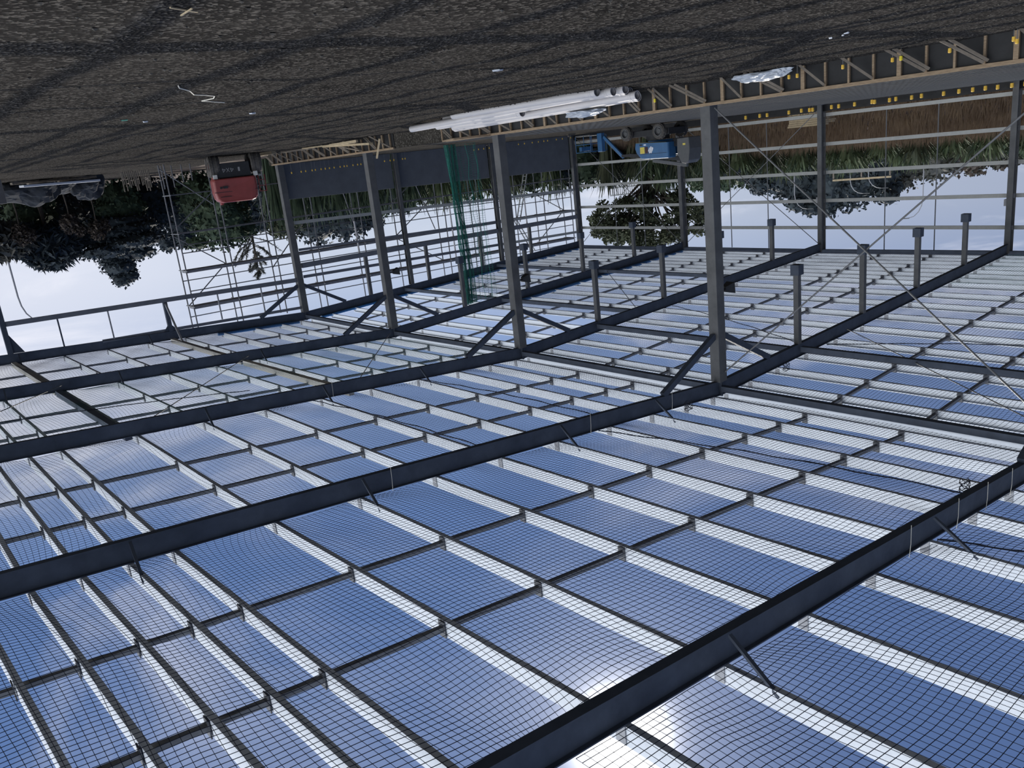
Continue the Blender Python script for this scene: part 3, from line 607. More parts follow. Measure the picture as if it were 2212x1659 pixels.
# ------------------------------------------------------------------ blue boom lift on the slab by the far wall
def lift():
    o = empty('boom_lift', (20.6, 11.0, 0.0), 'blue boom lift with lugged wheels parked on the slab by the far wall', 'boom lift')
    MB().box((19.75, 9.3, 0.32), (21.45, 13.1, 0.72)).build('chassis', DARKM, o, bevel=0.03)
    for wy, wr in ((9.76, 0.43), (12.54, 0.47)):
        for wx, sg in ((19.55, -1), (21.65, 1)):
            t = MB(); r = wr; t.lathe([(r * 0.58, -0.17), (r * 0.9, -0.17), (r * 0.96, -0.1), (r * 0.96, 0.1), (r * 0.9, 0.17), (r * 0.58, 0.17)], (wx, wy, wr), (1, 0, 0), 24)
            for k in range(16):
                a = 2 * math.pi * k / 16
                for dx in (-0.09, 0.09):
                    a2 = a + (0.1 if dx > 0 else -0.1); c, s_ = math.cos(a2), math.sin(a2)
                    t.beam((wx + dx, wy + c * r * 0.92, wr + s_ * r * 0.92), (wx + dx, wy + c * (r + 0.015), wr + s_ * (r + 0.015)), 0.15, 0.07, up=(1, 0, 0))
            w = t.build('wheel', TYRED, o)
            h = MB(); h.lathe([(0.02, -0.10), (r * 0.3, -0.10), (r * 0.38, -0.05), (r * 0.56, -0.05), (r * 0.62, -0.185), (r * 0.68, -0.185), (r * 0.68, 0.15)], (wx, wy, wr), (-sg, 0, 0), 20); h.v = h.v
            h.lathe([(r * 0.57, -0.19), (r * 0.66, -0.19), (r * 0.66, 0.19), (r * 0.57, 0.19)], (wx, wy, wr), (1, 0, 0), 20); h.build('hub', GREYM, w)
    MB().lathe([(0.001, 0), (0.75, 0), (0.75, 0.25), (0.001, 0.25)], (20.6, 11.5, 0.72), (0, 0, 1), 24).build('turntable', DARKM, o)
    poly = [(10.36, 1.06), (10.30, 1.42), (10.42, 1.72), (10.80, 2.08), (11.1, 2.12), (13.05, 2.16), (13.10, 2.05), (13.10, 1.17)]
    b = MB(); n = len(poly)
    for x, k in ((19.62, 0.96), (19.70, 1.0), (20.35, 1.0)):
        for y, z in poly: b.v.append((x, 11.7 + (y - 11.7) * k, 1.6 + (z - 1.6) * k))
    for q in range(2):
        for j in range(n): w = (j + 1) % n; b.face(q * n + j, q * n + w, (q + 1) * n + w, (q + 1) * n + j)
    b.face(*range(n)); b.face(*[2 * n + j for j in reversed(range(n))])
    cover = b.build('engine_cover', BLUE, o, bevel=0.02)
    X0 = 19.612
    b = MB(); b.box((X0 - 0.005, 10.55, 1.80), (X0 + 0.01, 12.95, 1.815)); b.build('crease', DARKM, cover)
    MB().box((X0 - 0.004, 10.78, 1.36), (X0 + 0.01, 11.16, 1.76)).build('yellow_label', YDEC, cover)
    MB().box((X0 - 0.004, 11.19, 1.36), (X0 + 0.01, 11.43, 1.76)).build('dark_label', RDEC, cover)
    e = MB()                                            # pale leaf-shaped emblem cut by slanting strokes
    import itertools
    for k in range(5):
        u0, u1 = -0.19 + 0.078 * k, -0.19 + 0.078 * k + 0.062
        pts = []
        for u, top in ((u0, 0), (u1, 0), (u1, 1), (u0, 1)):
            hh = 0.20 * math.sqrt(max(0.02, 1 - (u / 0.2) ** 2)); off = 0.045 * (1 if k % 2 else -1)
            pts.append((X0 - 0.006, 11.68 + u - (0.06 if top else -0.06) * 0.6, 1.57 + (hh if top else -hh) + off * 0.5))
        n_ = len(e.v); e.v += pts; e.face(n_, n_ + 1, n_ + 2, n_ + 3)
    e.build('emblem', WHITE, cover)
    MB().box((X0 - 0.004, 11.1, 1.19), (X0 + 0.01, 11.3, 1.27)).build('small_label', WHITE, cover)
    MB().box((X0 - 0.004, 10.75, 1.18), (X0 + 0.01, 10.97, 1.26)).build('latch', DARKM, cover)
    hz = MB()
    for k in range(24):
        y = 10.45 + 0.107 * k; hz.beam((X0 + 0.02, y, 1.075 + (y - 10.36) * 0.04), (X0 + 0.02, y + 0.04, 1.135 + (y - 10.36) * 0.04), 0.05, 0.01, up=(1, 0, 0))
    hz.build('hazard_stripe', YDEC, cover)
    MB().box((20.95, 10.3, 1.0), (21.5, 13.0, 2.0)).build('tank_cover', BLUE, o, bevel=0.06)
    cw = [(13.5, 1.02), (14.42, 1.0), (14.46, 1.7), (14.36, 2.4), (14.1, 2.60), (13.75, 2.52), (13.46, 1.9)]
    b = MB(); n = len(cw)
    for x in (20.0, 21.2):
        for y, z in cw: b.v.append((x, y, z))
    for j in range(n): w = (j + 1) % n; b.face(j, w, n + w, n + j)
    b.face(*range(n)); b.face(*[n + j for j in reversed(range(n))])
    w_ = b.build('counterweight', GREYM, o, bevel=0.05)
    MB().box((19.99, 13.95, 1.35), (20.005, 14.15, 1.47)).build('warning_label', YDEC, w_)
    MB().box((20.2, 13.0, 1.0), (21.0, 14.0, 1.5)).build('turret', DARKM, o, bevel=0.03)
    MB().beam((20.55, 13.9, 2.35), (20.55, 9.1, 1.82), 0.26, 0.24).build('lower_boom', DARKM, o, bevel=0.01)
    MB().beam((20.62, 13.75, 2.72), (20.62, 11.0, 2.28), 0.2, 0.2).build('upper_boom', GREYM, o, bevel=0.01)
    j = MB().beam((20.55, 8.45, 1.9), (20.55, 6.75, 0.42), 0.16, 0.2).build('jib', BLUE, o, bevel=0.01)
    MB().tube((20.55, 8.2, 1.82), (20.55, 6.9, 0.72), 0.05, 10).build('jib_cylinder', GREYM, j)
    MB().beam((20.55, 9.1, 1.82), (20.55, 8.35, 1.82), 0.2, 0.18).build('boom_head', DARKM, o)
    MB().beam((20.55, 6.45, 0.15), (20.55, 6.45, 1.4), 0.34, 0.42, up=(0, 1, 0)).build('basket_mount', BLUE, o, bevel=0.02)
    bk = MB().box((19.75, 4.75, 0.18), (21.35, 6.2, 0.26)).build('basket_floor', GREYM, o)
    r = MB()
    for x in (19.75, 20.55, 21.35):
        for y in (4.75, 6.2): r.tube((x, y, 0.26), (x, y, 1.32), 0.024, 6)
    for z in (0.8, 1.32):
        for (p, q) in (((19.75, 4.75), (21.35, 4.75)), ((19.75, 6.2), (21.35, 6.2)), ((19.75, 4.75), (19.75, 6.2)), ((21.35, 4.75), (21.35, 6.2))): r.tube((*p, z), (*q, z), 0.024, 6)
    r.build('basket_rails', BLUE, o)
    MB().box((20.0, 4.8, 0.95), (20.9, 5.05, 1.25)).build('control_box', BLUE, o, bevel=0.02)
lift()
bpy.data.objects['boom_lift'].location.y += 0.8
# ------------------------------------------------------------------ red four-wheel-drive machine seen from behind
def glyph(b, strokes, ox, oz, y, s, w=0.022):
    for (x0, z0, x1, z1) in strokes: b.beam((ox + x0 * s, y, oz + z0 * s), (ox + x1 * s, y, oz + z1 * s), w, 0.006, up=(0, 1, 0))
def machine():
    o = empty('site_loader', (-5.1, 5.0, GZ), 'red machine with fat dusty tyres and 4X4 lettering, seen from behind', 'machine')
    g = GZ - 0.02
    # rounded red rear body
    b = MB(); rings = []
    prof = [(-1.06, 0.48), (-1.10, 0.60), (-1.10, 1.20), (-1.05, 1.50), (-0.93, 1.66), (-0.75, 1.72), (0.75, 1.72), (0.93, 1.66), (1.05, 1.50), (1.10, 1.20), (1.10, 0.60), (1.06, 0.48)]
    n = len(prof)
    for y, k, kz in ((6.26, 0.90, 0.92), (6.20, 0.96, 0.97), (6.05, 0.99, 0.99), (5.7, 1.0, 1.0), (4.3, 1.0, 1.0), (4.1, 0.97, 0.98)):
        for x, z in prof:
            yy = y - 0.10 * (x / 1.1) ** 2; b.v.append((-5.22 + x * k, yy, 1.1 + (z - 1.1) * kz))
    for q in range(5):
        for j in range(n): w = (j + 1) % n; b.face(q * n + j, q * n + w, (q + 1) * n + w, (q + 1) * n + j)
    b.face(*reversed(range(n))); b.face(*[5 * n + j for j in range(n)])
    body = b.build('rear_body', RED, o, bevel=0.03)
    MB().box((-6.29, 5.0, 1.16), (-4.14, 6.17, 1.185)).build('groove', DARKM, body)
    MB().box((-6.05, 4.9, 1.40), (-5.5, 6.21, 1.425)).build('vent_slot', DARKM, body)
    MB().box((-6.0, 6.18, 0.9), (-5.9, 6.225, 1.0)).build('decal', DARKM, body); MB().box((-5.85, 6.18, 0.88), (-5.62, 6.23, 1.0)).build('decal', DARKM, body)
    MB().tube((-6.0, 5.2, 1.70), (-6.0, 5.2, 1.82), 0.09, 12).build('filler_cap', RED, body)
    pl = MB().box((-6.0, 5.75, -0.25), (-4.35, 6.0, 0.46)).build('rear_plate', DARKM, o, bevel=0.02)
    t = MB(); z0 = 0.0; s = 0.20; y = 6.006
    four = [(0.62, 0, 0.62, 1), (0.62, 1, 0, 0.32), (0, 0.32, 0.85, 0.32)]; ex = [(0, 0, 0.75, 1), (0, 1, 0.75, 0)]
    # seen from the gable-facing camera, text runs towards -x
    def put(strokes, ox): glyph(t, [(-a, c, -e, f_) for a, c, e, f_ in strokes], ox, z0, y, s)
    put(four, -5.16); put(ex, -5.37); put(four, -5.56)
    t.box((-4.94, 6.0, 0.0), (-4.85, 6.008, 0.2)); t.build('lettering', mat('faded_white', (0.30, 0.30, 0.31), 0.6), pl)
    for wx, nm in ((-6.06, 0), (-3.98, 1)):
        for wy in (5.55, 3.5):
            r = 0.52; w = MB(); w.lathe([(r * 0.5, -0.27), (r * 0.88, -0.28), (r, -0.22), (r, 0.22), (r * 0.88, 0.28), (r * 0.5, 0.27)], (wx, wy, g + r), (1, 0, 0), 28)
            for k in range(18):
                a = 2 * math.pi * k / 18
                for dx in (-0.12, 0.12):
                    a2 = a + (0.09 if dx > 0 else -0.09); w.beam((wx + dx, wy + math.cos(a2) * r * 0.97, g + r + math.sin(a2) * r * 0.97), (wx + dx, wy + math.cos(a2) * (r + 0.02), g + r + math.sin(a2) * (r + 0.02)), 0.2, 0.07, up=(1, 0, 0))
            q = w.build('wheel', TYRED if wx > -4 or True else TYRE, o)
            MB().lathe([(0.001, -0.2), (r * 0.48, -0.16), (r * 0.5, -0.25), (r * 0.5, 0.25), (r * 0.48, 0.16), (0.001, 0.2)], (wx, wy, g + r), (1, 0, 0), 18).build('rim', RED, q)
    MB().box((-6.1, 5.45, -0.25), (-4.1, 5.65, -0.05)).build('axle', DARKM, o)
    MB().box((-5.9, 2.8, -0.2), (-4.4, 5.75, 0.5)).build('chassis', DARKM, o)
    for x in (-6.12, -4.12): MB().box((x - 0.11, 5.95, 0.28), (x + 0.11, 6.06, 0.5)).build('tail_light', LIGHTP, o, bevel=0.02)
    MB().box((-3.95, 5.2, 0.45), (-3.78, 5.6, 0.55)).build('step', GIRT, o)
    l = MB(); l.beam((-3.95, 5.3, 0.5), (-3.95, 5.3, 1.35), 0.05, 0.05, up=(0, 1, 0)); l.beam((-3.62, 5.3, 0.5), (-3.62, 5.3, 1.35), 0.05, 0.05, up=(0, 1, 0))
    for z in (0.75, 1.05, 1.33): l.beam((-3.95, 5.3, z), (-3.62, 5.3, z), 0.04, 0.04)
    l.build('side_ladder', RED, o)
    b = MB(); b.box((-6.1, 2.0, 0.15), (-4.1, 2.7, 1.0)); b.build('front_skip', RED, o, bevel=0.08)
    o.rotation_euler.z = 0.30; o.location.x += 0.22
machine()
# ------------------------------------------------------------------ litter, timber and heaps
def plank(p, q, w, h, label, m=PALE, name='plank', grp='planks by the shorter formwork'): return tag(MB().beam(p, q, w, h).build(name, m, bevel=0.004), label, 'plank', grp)
plank((-1.3, 13.3, -0.33), (-1.2, 8.4, -0.55), 0.22, 0.10, 'thick pale plank lying before the shorter formwork', PALE)
plank((-1.75, 12.6, -0.48), (-1.5, 6.6, -0.60), 0.14, 0.06, 'long thin pale plank on the ground before the shorter formwork')
plank((-1.15, 13.9, -0.5), (-0.85, 12.9, 0.35), 0.08, 0.06, 'short pale plank leaning up beside the gap in the slab edge', PALE)
plank((-2.0, 10.6, -0.5), (-1.8, 12.9, -0.52), 0.12, 0.12, 'short stub of pale timber, outermost of the planks', PALE)
plank((-1.3, 7.0, -0.56), (-1.6, 4.2, -0.58), 0.2, 0.09, 'plank lying beside the red machine', WOODG)
plank((-2.6, 5.3, -0.58), (-3.1, 4.0, -0.55), 0.3, 0.16, 'short offcut of timber nearest the fat tyre', PALE)
plank((-0.95, 9.2, -0.5), (-0.85, 11.4, -0.10), 0.06, 0.06, 'thin batten propped against the shorter formwork', WOODG)
# stack of sawn timber beyond the far wall
o = empty('timber_stack', (27.4, 18.9, 0.1), 'stack of pale sawn timber beyond the far wall', 'timber stack')
for x in (26.9, 27.9): MB().box((x - 0.06, 17.9, 0.02), (x + 0.06, 20.4, 0.35)).build('bearer', WOODG, o)
rs = random.Random(4)
for r in range(7):
    for c in range(4):
        x = 26.7 + 0.36 * c; z = 0.36 + 0.12 * r; y0 = 17.85 + rs.random() * 0.12
        if r == 6 and c > 1: continue
        MB().box((x, y0, z), (x + 0.34, y0 + 2.35 + rs.random() * 0.1, z + 0.105)).build('board', PALE, o)
# white litter and strings on the gravel
def flake(x, y, s, label, m=WHITE, name='litter_scrap'):
    b = MB(); z = hgt(x, y) + 0.012; rs = random.Random(int(x * 100)); pts = [(x + s * math.cos(a) * (0.6 + 0.5 * rs.random()), y + s * math.sin(a) * (0.6 + 0.5 * rs.random())) for a in [k * 1.047 for k in range(6)]]
    for p in pts: b.v.append((*p, z - 0.012 + 0.02 * rs.random()))
    for p in pts: b.v.append((x + (p[0] - x) * 0.9, y + (p[1] - y) * 0.9, z + 0.02))
    for j in range(6): w = (j + 1) % 6; b.face(j, w, 6 + w, 6 + j)
    b.face(*[6 + j for j in range(6)]); b.face(*[5 - j for j in range(6)])
    tag(b.build(name, m), label, 'scrap')
flake(-7.66, 40.57, 0.055, 'larger white scrap on the gravel before the timber formwork'); flake(-7.14, 39.97, 0.045, 'smaller white scrap on the gravel, nearer the timber formwork'); flake(-7.3, 40.3, 0.025, 'tiny white crumb between the two white scraps')
flake(-14.6, 31.0, 0.10, 'pale flat scrap on the gravel beside the winding string', POLY); flake(-12.5, 36.8, 0.12, 'torn clear plastic scrap in the middle of the gravel', POLY)
def cord(pts, r, label, m=STRING, name='string'):
    out = []
    for (x, y, *z) in pts: out.append((x, y, (z[0] if z else hgt(x, y) + 0.012)))
    return tag(MB().path(out, r, 6).build(name, m), label, 'string')
cord([(-17.81, 36.03), (-17.7, 35.75), (-17.45, 35.45), (-17.25, 35.05), (-17.0, 34.9), (-16.75, 34.6), (-16.66, 34.3), (-16.75, 34.0), (-16.5, 33.75), (-16.2, 33.6)], 0.009, 'pale string winding over the dark gravel')
tag(MB().beam((-19.62, 41.33, hgt(-19.6, 41.3) + 0.012), (-19.36, 41.22, hgt(-19.4, 41.2) + 0.012), 0.018, 0.01).build('splinter', PALE), 'pale wood splinter crossing another on the near gravel', 'splinter')
tag(MB().beam((-19.46, 41.38, hgt(-19.5, 41.4) + 0.024), (-19.47, 41.13, hgt(-19.5, 41.1) + 0.024), 0.014, 0.01).build('splinter', PALE), 'thinner wood splinter lying across the first one', 'splinter')
flake(-17.2, 31.0, 0.09, 'green scrap of netting on the gravel', HNET); flake(-16.6, 30.3, 0.06, 'small pale scrap beside the green netting scrap', POLY)
# heaps beyond the open gable side
tag(MB().box((-17.6, -2.2, GZ - 0.1), (-14.6, -1.0, 0.55)).build('concrete_block', CONCL, bevel=0.03), 'pale concrete block at the yard edge by the open gable', 'block')
tag(MB().box((-18.6, -5.6, GZ - 0.1), (-15.2, -4.3, 1.35)).build('concrete_block', CONCL, bevel=0.03), 'taller pale concrete block behind the first one', 'block')
crumple('covered_heap', TARP, (-12.2, -8.5, -0.35), 1.7, 1.2, 1.05, 3, 'heap under grey tarpaulin beside the concrete blocks', 'heap')
crumple('covered_heap', TARP, (-10.3, -9.5, -0.35), 1.1, 1.0, 0.6, 4, 'lower heap under grey tarpaulin, middle of the row', 'heap')
crumple('covered_heap', TARP, (-8.6, -10.5, -0.35), 1.2, 0.9, 1.1, 5, 'peaked heap under grey tarpaulin nearest the scaffold', 'heap')
plank((-13.0, -5.5, -0.30), (-8.2, -8.6, -0.28), 0.35, 0.12, 'long white plank in front of the covered heaps', WHITE, grp='planks by the heaps')
for k in range(5): plank((-13.4 + 0.9 * k, -5.9 - 0.5 * k, -0.50 + 0.05 * (k % 2)), (-11.9 + 0.9 * k, -6.6 - 0.5 * k, -0.52), 0.22, 0.12, f"{ORD[k]} short board in the row before the covered heaps", WOODG, grp='planks by the heaps')
rs = random.Random(6)
for k in range(16):
    x = -6.9 + 0.13 * k + rs.random() * 0.06; y = -8.3 - 0.05 * k; h = 0.5 + 0.55 * rs.random()
    tag(MB().beam((x, y, GZ - 0.06), (x + 0.08 * (rs.random() - 0.5), y, h - 0.35), 0.05, 0.05, up=(0, 1, 0)).build('stake', WOODG), 'weathered stake in the bunch beyond the open gable', 'stake', 'bunched stakes')
for k, (x, h) in enumerate(((-5.6, 1.05), (-5.0, 1.0), (-4.4, 0.75), (-3.85, 0.7))):
    tag(MB().tube((x, -4.3, GZ - 0.06), (x - 0.02, -4.3, GZ + h + 0.3), 0.035, 6).build('marker_post', SCAF), f"short upright tube behind the red machine, {ORD[k]} from the scaffold end", 'post', 'short upright tubes')
# ------------------------------------------------------------------ trees, flax and grass
def at(a, d, z=None): return V((EYE.x + math.cos(math.radians(a)) * d, EYE.y + math.sin(math.radians(a)) * d, 0 if z is None else z))
def leaves(blobs, n, size, seed, long=1.6, droop=0.0):
    rs = random.Random(seed); vs = []; fs = []; tot = sum(b[3] * b[4] + b[3] * b[5] + b[4] * b[5] for b in blobs)
    for bl in blobs:
        cx, cy, cz, rx, ry, rz2 = bl; m = int(n * (rx * ry + rx * rz2 + ry * rz2) / tot) + 1
        for _ in range(m):
            t = rs.random() * 6.283; u = 2 * rs.random() - 1; q = math.sqrt(1 - u * u); k = 0.55 + 0.55 * rs.random(); d = V((q * math.cos(t), q * math.sin(t), u))
            p = V((cx + d.x * rx * k, cy + d.y * ry * k, cz + d.z * rz2 * k)); a = V((rs.random() - .5, rs.random() - .5, rs.random() - .5 - droop)).normalized(); a = (a + d * 0.5).normalized()
            c = a.cross(V((rs.random() - .5, rs.random() - .5, rs.random() - .5))).normalized(); s_ = size * (0.6 + 0.8 * rs.random()); b = len(vs)
            vs += [tuple(p - c * s_ * 0.5), tuple(p + a * s_ * long * 0.5 + c * 0.1 * s_), tuple(p + c * s_ * 0.5), tuple(p - a * s_ * long * 0.5)]; fs.append((b, b + 1, b + 2, b + 3))
    return vs, fs
def core(blobs, k=0.80, seed=0):
    bm = bmesh.new()
    for bl in blobs:
        r = bmesh.ops.create_icosphere(bm, subdivisions=2, radius=1.0)
        for v_ in r['verts']:
            p = v_.co.copy(); q = k * (1 + 0.25 * mnoise.noise(p * 2 + V((bl[0], bl[1], seed)))); v_.co = V((bl[0] + p.x * bl[3] * q, bl[1] + p.y * bl[4] * q, bl[2] + p.z * bl[5] * q))
    vs = [tuple(v_.co) for v_ in bm.verts]; fs = [tuple(x.index for x in f_.verts) for f_ in bm.faces]; bm.free(); return vs, fs
def tree(name, base, blobs, n, size, m, label, cat, grp=None, solid=True, trunk=0.25, seed=0, limbs=(), long=1.6, droop=0.0):
    o = empty(name, base, label, cat, grp)
    vs, fs = leaves(blobs, n, size, seed, long, droop)
    if solid:
        cv, cf = core(blobs, 0.84, seed); b = len(vs); vs += cv; fs += [tuple(i + b for i in f_) for f_ in cf]
    raw('crown', vs, fs, m, o)
    zc = max(b[2] for b in blobs)
    MB().path([(base[0], base[1], base[2] - 0.1), (base[0] + 0.1, base[1], base[2] + (zc - base[2]) * 0.5), (base[0], base[1] + 0.1, zc)], trunk, 7, trunk * 0.35).build('trunk', BARK, o)
    for p, q in limbs: MB().path([p, ((p[0] + q[0]) / 2, (p[1] + q[1]) / 2, (p[2] + q[2]) / 2 + 0.25), q], trunk * 0.45, 5, 0.03).build('limb', BARK, o)
    return o
def zat(el, d): return EYE.z + math.tan(math.radians(el)) * d
rs = random.Random(11)
def lumps(c, w, h, k, r, zc0=0.35):
    out = []
    for _ in range(k):
        a = rs.random() * 6.28; q = rs.random() ** 0.5; out.append((c.x + math.cos(a) * w * q, c.y + math.sin(a) * w * q, c.z + h * (zc0 + (1 - zc0) * rs.random()) - r * 0.8 * 0, r * (0.7 + 0.5 * rs.random()), r * (0.7 + 0.5 * rs.random()), r * (0.6 + 0.5 * rs.random())))
    return out
# dark shelter belt beyond the open gable
els = {-84: 2.9, -82: 2.9, -80.4: 3.1, -78.6: 3.2, -77: 3.4, -75.4: 3.5, -73.8: 3.4, -72.2: 4.1, -70.6: 3.7, -69: 3.6, -67.4: 3.8, -65.6: 4.1, -63.8: 3.9, -62: 4.0, -60: 3.9, -58: 3.7}
for k, (a, e) in enumerate(els.items()):
    d = 88 + 4 * math.sin(k * 2.1) - (6 if a > -66 else 0); c = at(a, d, -0.7); h = zat(e, d) + 0.7; c.z = -0.7
    bl = [(c.x, c.y, c.z + h * 0.42, 2.2, 2.0, h * 0.46)] + [(c.x + (rs.random() - .5) * 2.6, c.y + (rs.random() - .5) * 1.5, c.z + h * (0.25 + 0.62 * rs.random()), 1.1, 1.1, h * 0.14) for _ in range(7)]
    tree('shelterbelt_tree', c, bl, 3200, 0.24, (LF_DARK, LF_DARK, LF_MID)[k % 3], 'dark evergreen in the shelter belt behind the open gable', 'tree', 'dark shelter belt', trunk=0.2, seed=k)
# pointed pine
c = at(-76.2, 84, -0.7); H = zat(5.34, 84) + 0.7
bl = [(c.x + (rs.random() - .5) * w, c.y + (rs.random() - .5) * w, -0.7 + H * t, w * 0.62 + .35, w * 0.62 + .35, H * 0.08) for t, w in ((.40, 4.2), (.47, 4.4), (.54, 4.0), (.60, 4.2), (.66, 3.6), (.72, 3.0), (.78, 2.4), (.84, 2.0), (.89, 1.4), (.94, 1.2), (.965, .8), (.5, 4.6), (.58, 4.0))]
tree('pine_tree', c, bl, 6500, 0.21, LF_DARK, 'tall pointed pine standing above the shelter belt', 'tree', seed=21)
c = at(-79.7, 82, -0.7); H = zat(4.15, 82) + 0.7
bl = [(c.x, c.y, -0.7 + H * 0.70, 2.2, 2.2, H * 0.24), (c.x - 1.2, c.y, -0.7 + H * 0.62, 1.6, 1.6, H * .2), (c.x + 1.4, c.y, -0.7 + H * 0.60, 1.6, 1.6, H * .2)]
tree('spiky_tree', c, bl, 5200, 0.24, LF_DARK, 'rounded spiky tree above the shelter belt beside the street lamp', 'tree', long=4.0, seed=22)
c = at(-82.6, 80, -0.7); H = zat(3.05, 80) + 0.7
tree('spiky_tree', c, [(c.x, c.y, -0.7 + H * 0.70, 3.0, 2.4, H * 0.26)], 3200, 0.28, LF_GRY, 'pale spiky tree at the end of the shelter belt under the street lamp', 'tree', long=4.0, seed=23)
for k, a in enumerate((-78.3, -81.0, -76.9)):
    c = at(a, 78, -0.7); tree('bronze_shrub', c, [(c.x, c.y, 2.6 + 0.4 * k, 0.7, 0.7, 0.8), (c.x + .6, c.y, 3.1, .5, .5, .6)], 700, 0.18, LF_BRN, 'brownish shrub before the dark shelter belt', 'shrub', 'brownish shrubs', seed=30 + k, solid=False, trunk=0.08)
# norfolk pine with long upswept branches
d = 80; c = at(-67.9, d, -0.7); H = zat(6.1, d) + 0.7; o = empty('norfolk_pine', c, 'open-branched pine seen between scaffold and the ridge post', 'tree')
MB().path([tuple(c), (c.x, c.y, c.z + H * .6), (c.x, c.y, c.z + H)], 0.22, 7, 0.05).build('trunk', BARK, o)
vs = []; fs = []; bb = MB()
sd = V((-math.sin(math.radians(-67.9)), math.cos(math.radians(-67.9)), 0))
for k in range(26):
    t = 0.60 + 0.40 * (k / 26.0); L_ = (2.7 * (1 - t) / 0.4 + 0.35) * (0.75 + 0.5 * rs.random()); a = rs.random() * 6.28; dirv = V((math.cos(a), math.sin(a), 0.55 + 0.5 * rs.random())).normalized(); p0 = V((c.x, c.y, c.z + H * t)); p1 = p0 + dirv * L_
    bb.path([p0, (p0 + p1) / 2 - V((0, 0, 0.12 * L_)), p1], 0.045, 5, 0.02)
    for j in range(70):
        f_ = 0.25 + 0.75 * rs.random(); p = p0.lerp(p1, f_) - V((0, 0, 0.12 * L_ * (1 - abs(2 * f_ - 1)))); q = V((rs.random() - .5, rs.random() - .5, rs.random() - .3)).normalized() * 0.32; w = q.cross(dirv).normalized() * 0.05; b = len(vs); vs += [tuple(p - w), tuple(p + w), tuple(p + q)]; fs.append((b, b + 1, b + 2))
bb.build('branches', BARK, o); raw('needles', vs, fs, LF_GRY, o)
# rounded tree clumps behind the gable
for a, e, d, w, m, nm, lab in ((-69.6, 4.35, 78, 3.2, LF_MID, 'bushy_tree', 'mid green bushy tree at the foot of the open-branched pine'), (-63.6, 4.9, 76, 3.0, LF_DARK, 'bushy_tree', 'dark bushy tree between the ridge post and second post'), (-61.6, 4.85, 76, 3.0, LF_DARK, 'bushy_tree', 'dark bushy tree just behind the second ridge post'), (-65.3, 4.1, 74, 2.6, LF_OLV, 'bushy_tree', 'olive bushy tree right beside the first ridge post')):
    c = at(a, d, -0.7); H = zat(e, d) + 0.7; bl = [(c.x, c.y, c.z + H * .6, w * .8, w * .8, H * .36)] + lumps(V((c.x, c.y, c.z)), w * 0.8, H * 0.86, 9, 1.0)
    tree(nm, c, bl, 3000, 0.26, m, lab, 'tree', solid=True, seed=int(-a * 7))
# broad open tree at the far corner
d = 74; c = at(-41.0, d, 1.2); top = zat(7.25, d)
bl = []; lim = []
R3 = random.Random(77)
for k in range(230):
    a = -44.9 + 7.6 * R3.random(); e = 3.7 + 3.5 * R3.random()
    if abs((a + 41.1) / 3.9) ** 2 + abs((e - 5.3) / 1.9) ** 2 > 1.0: continue
    p = at(a, d + (R3.random() - .5) * 5, zat(e, d)); rr0 = 0.3 + 0.42 * R3.random(); bl.append((p.x, p.y, p.z, rr0, rr0, rr0 * 0.75))
    if k % 8 == 0: lim.append(((c.x, c.y, c.z + 2.2 + 2.2 * R3.random()), tuple(p)))
tree('broad_tree', c, bl, 13000, 0.19, LF_OLV, 'broad open-branched tree at the corner beyond gable and far wall', 'tree', solid=False, trunk=0.3, seed=50, limbs=lim)
# dome of trees beyond the far wall
d = 125; rs2 = random.Random(9)
for k, (a, e, w, m) in enumerate(((-32.6, 4.75, 3.6, LF_DARK), (-31.2, 5.6, 4.0, LF_DARK), (-29.6, 6.1, 4.4, LF_DARK), (-28.2, 5.95, 4.0, LF_DARK), (-26.9, 5.3, 3.8, LF_DARK), (-33.6, 4.2, 3.0, LF_DARK))):
    c = at(a, d, 2.0); H = zat(e, d) - 2.0; bl = [(c.x, c.y, c.z + H * .52, w, w, H * .46)] + [(c.x + (rs2.random() - .5) * w * 1.7, c.y + (rs2.random() - .5) * w * 1.7, c.z + H * (0.4 + 0.56 * rs2.random()), 1.3, 1.3, 1.1) for _ in range(10)]
    tree('dome_tree', c, bl, 3000, 0.42, m, f"dark tree in the tall dome behind the far wall lamps, {ORD[k]} largest clump", 'tree', 'dome of dark trees', seed=60 + k)
for k, (a, e, w, m) in enumerate(((-25.3, 4.9, 4.0, LF_GRY), (-23.6, 4.55, 4.2, LF_GRY), (-21.8, 4.3, 4.0, LF_BRN), (-20.4, 3.9, 3.6, LF_GRY), (-18.8, 3.6, 4.0, LF_MID), (-17.2, 3.7, 4.0, LF_MID), (-35.2, 3.9, 3.6, LF_MID), (-36.9, 4.0, 3.6, LF_MID))):
    c = at(a, 128, 2.0); H = zat(e, 128) - 2.0; bl = [(c.x, c.y, c.z + H * .5, w, w, H * .48)] + [(c.x + (rs2.random() - .5) * w * 1.7, c.y + (rs2.random() - .5) * w * 1.7, c.z + H * (0.4 + 0.55 * rs2.random()), 1.2, 1.2, 0.9) for _ in range(8)]
    tree('distant_tree', c, bl, 1800, 0.42, m, 'distant rounded tree on the skyline beyond the far wall', 'tree', 'distant skyline trees', seed=80 + k)
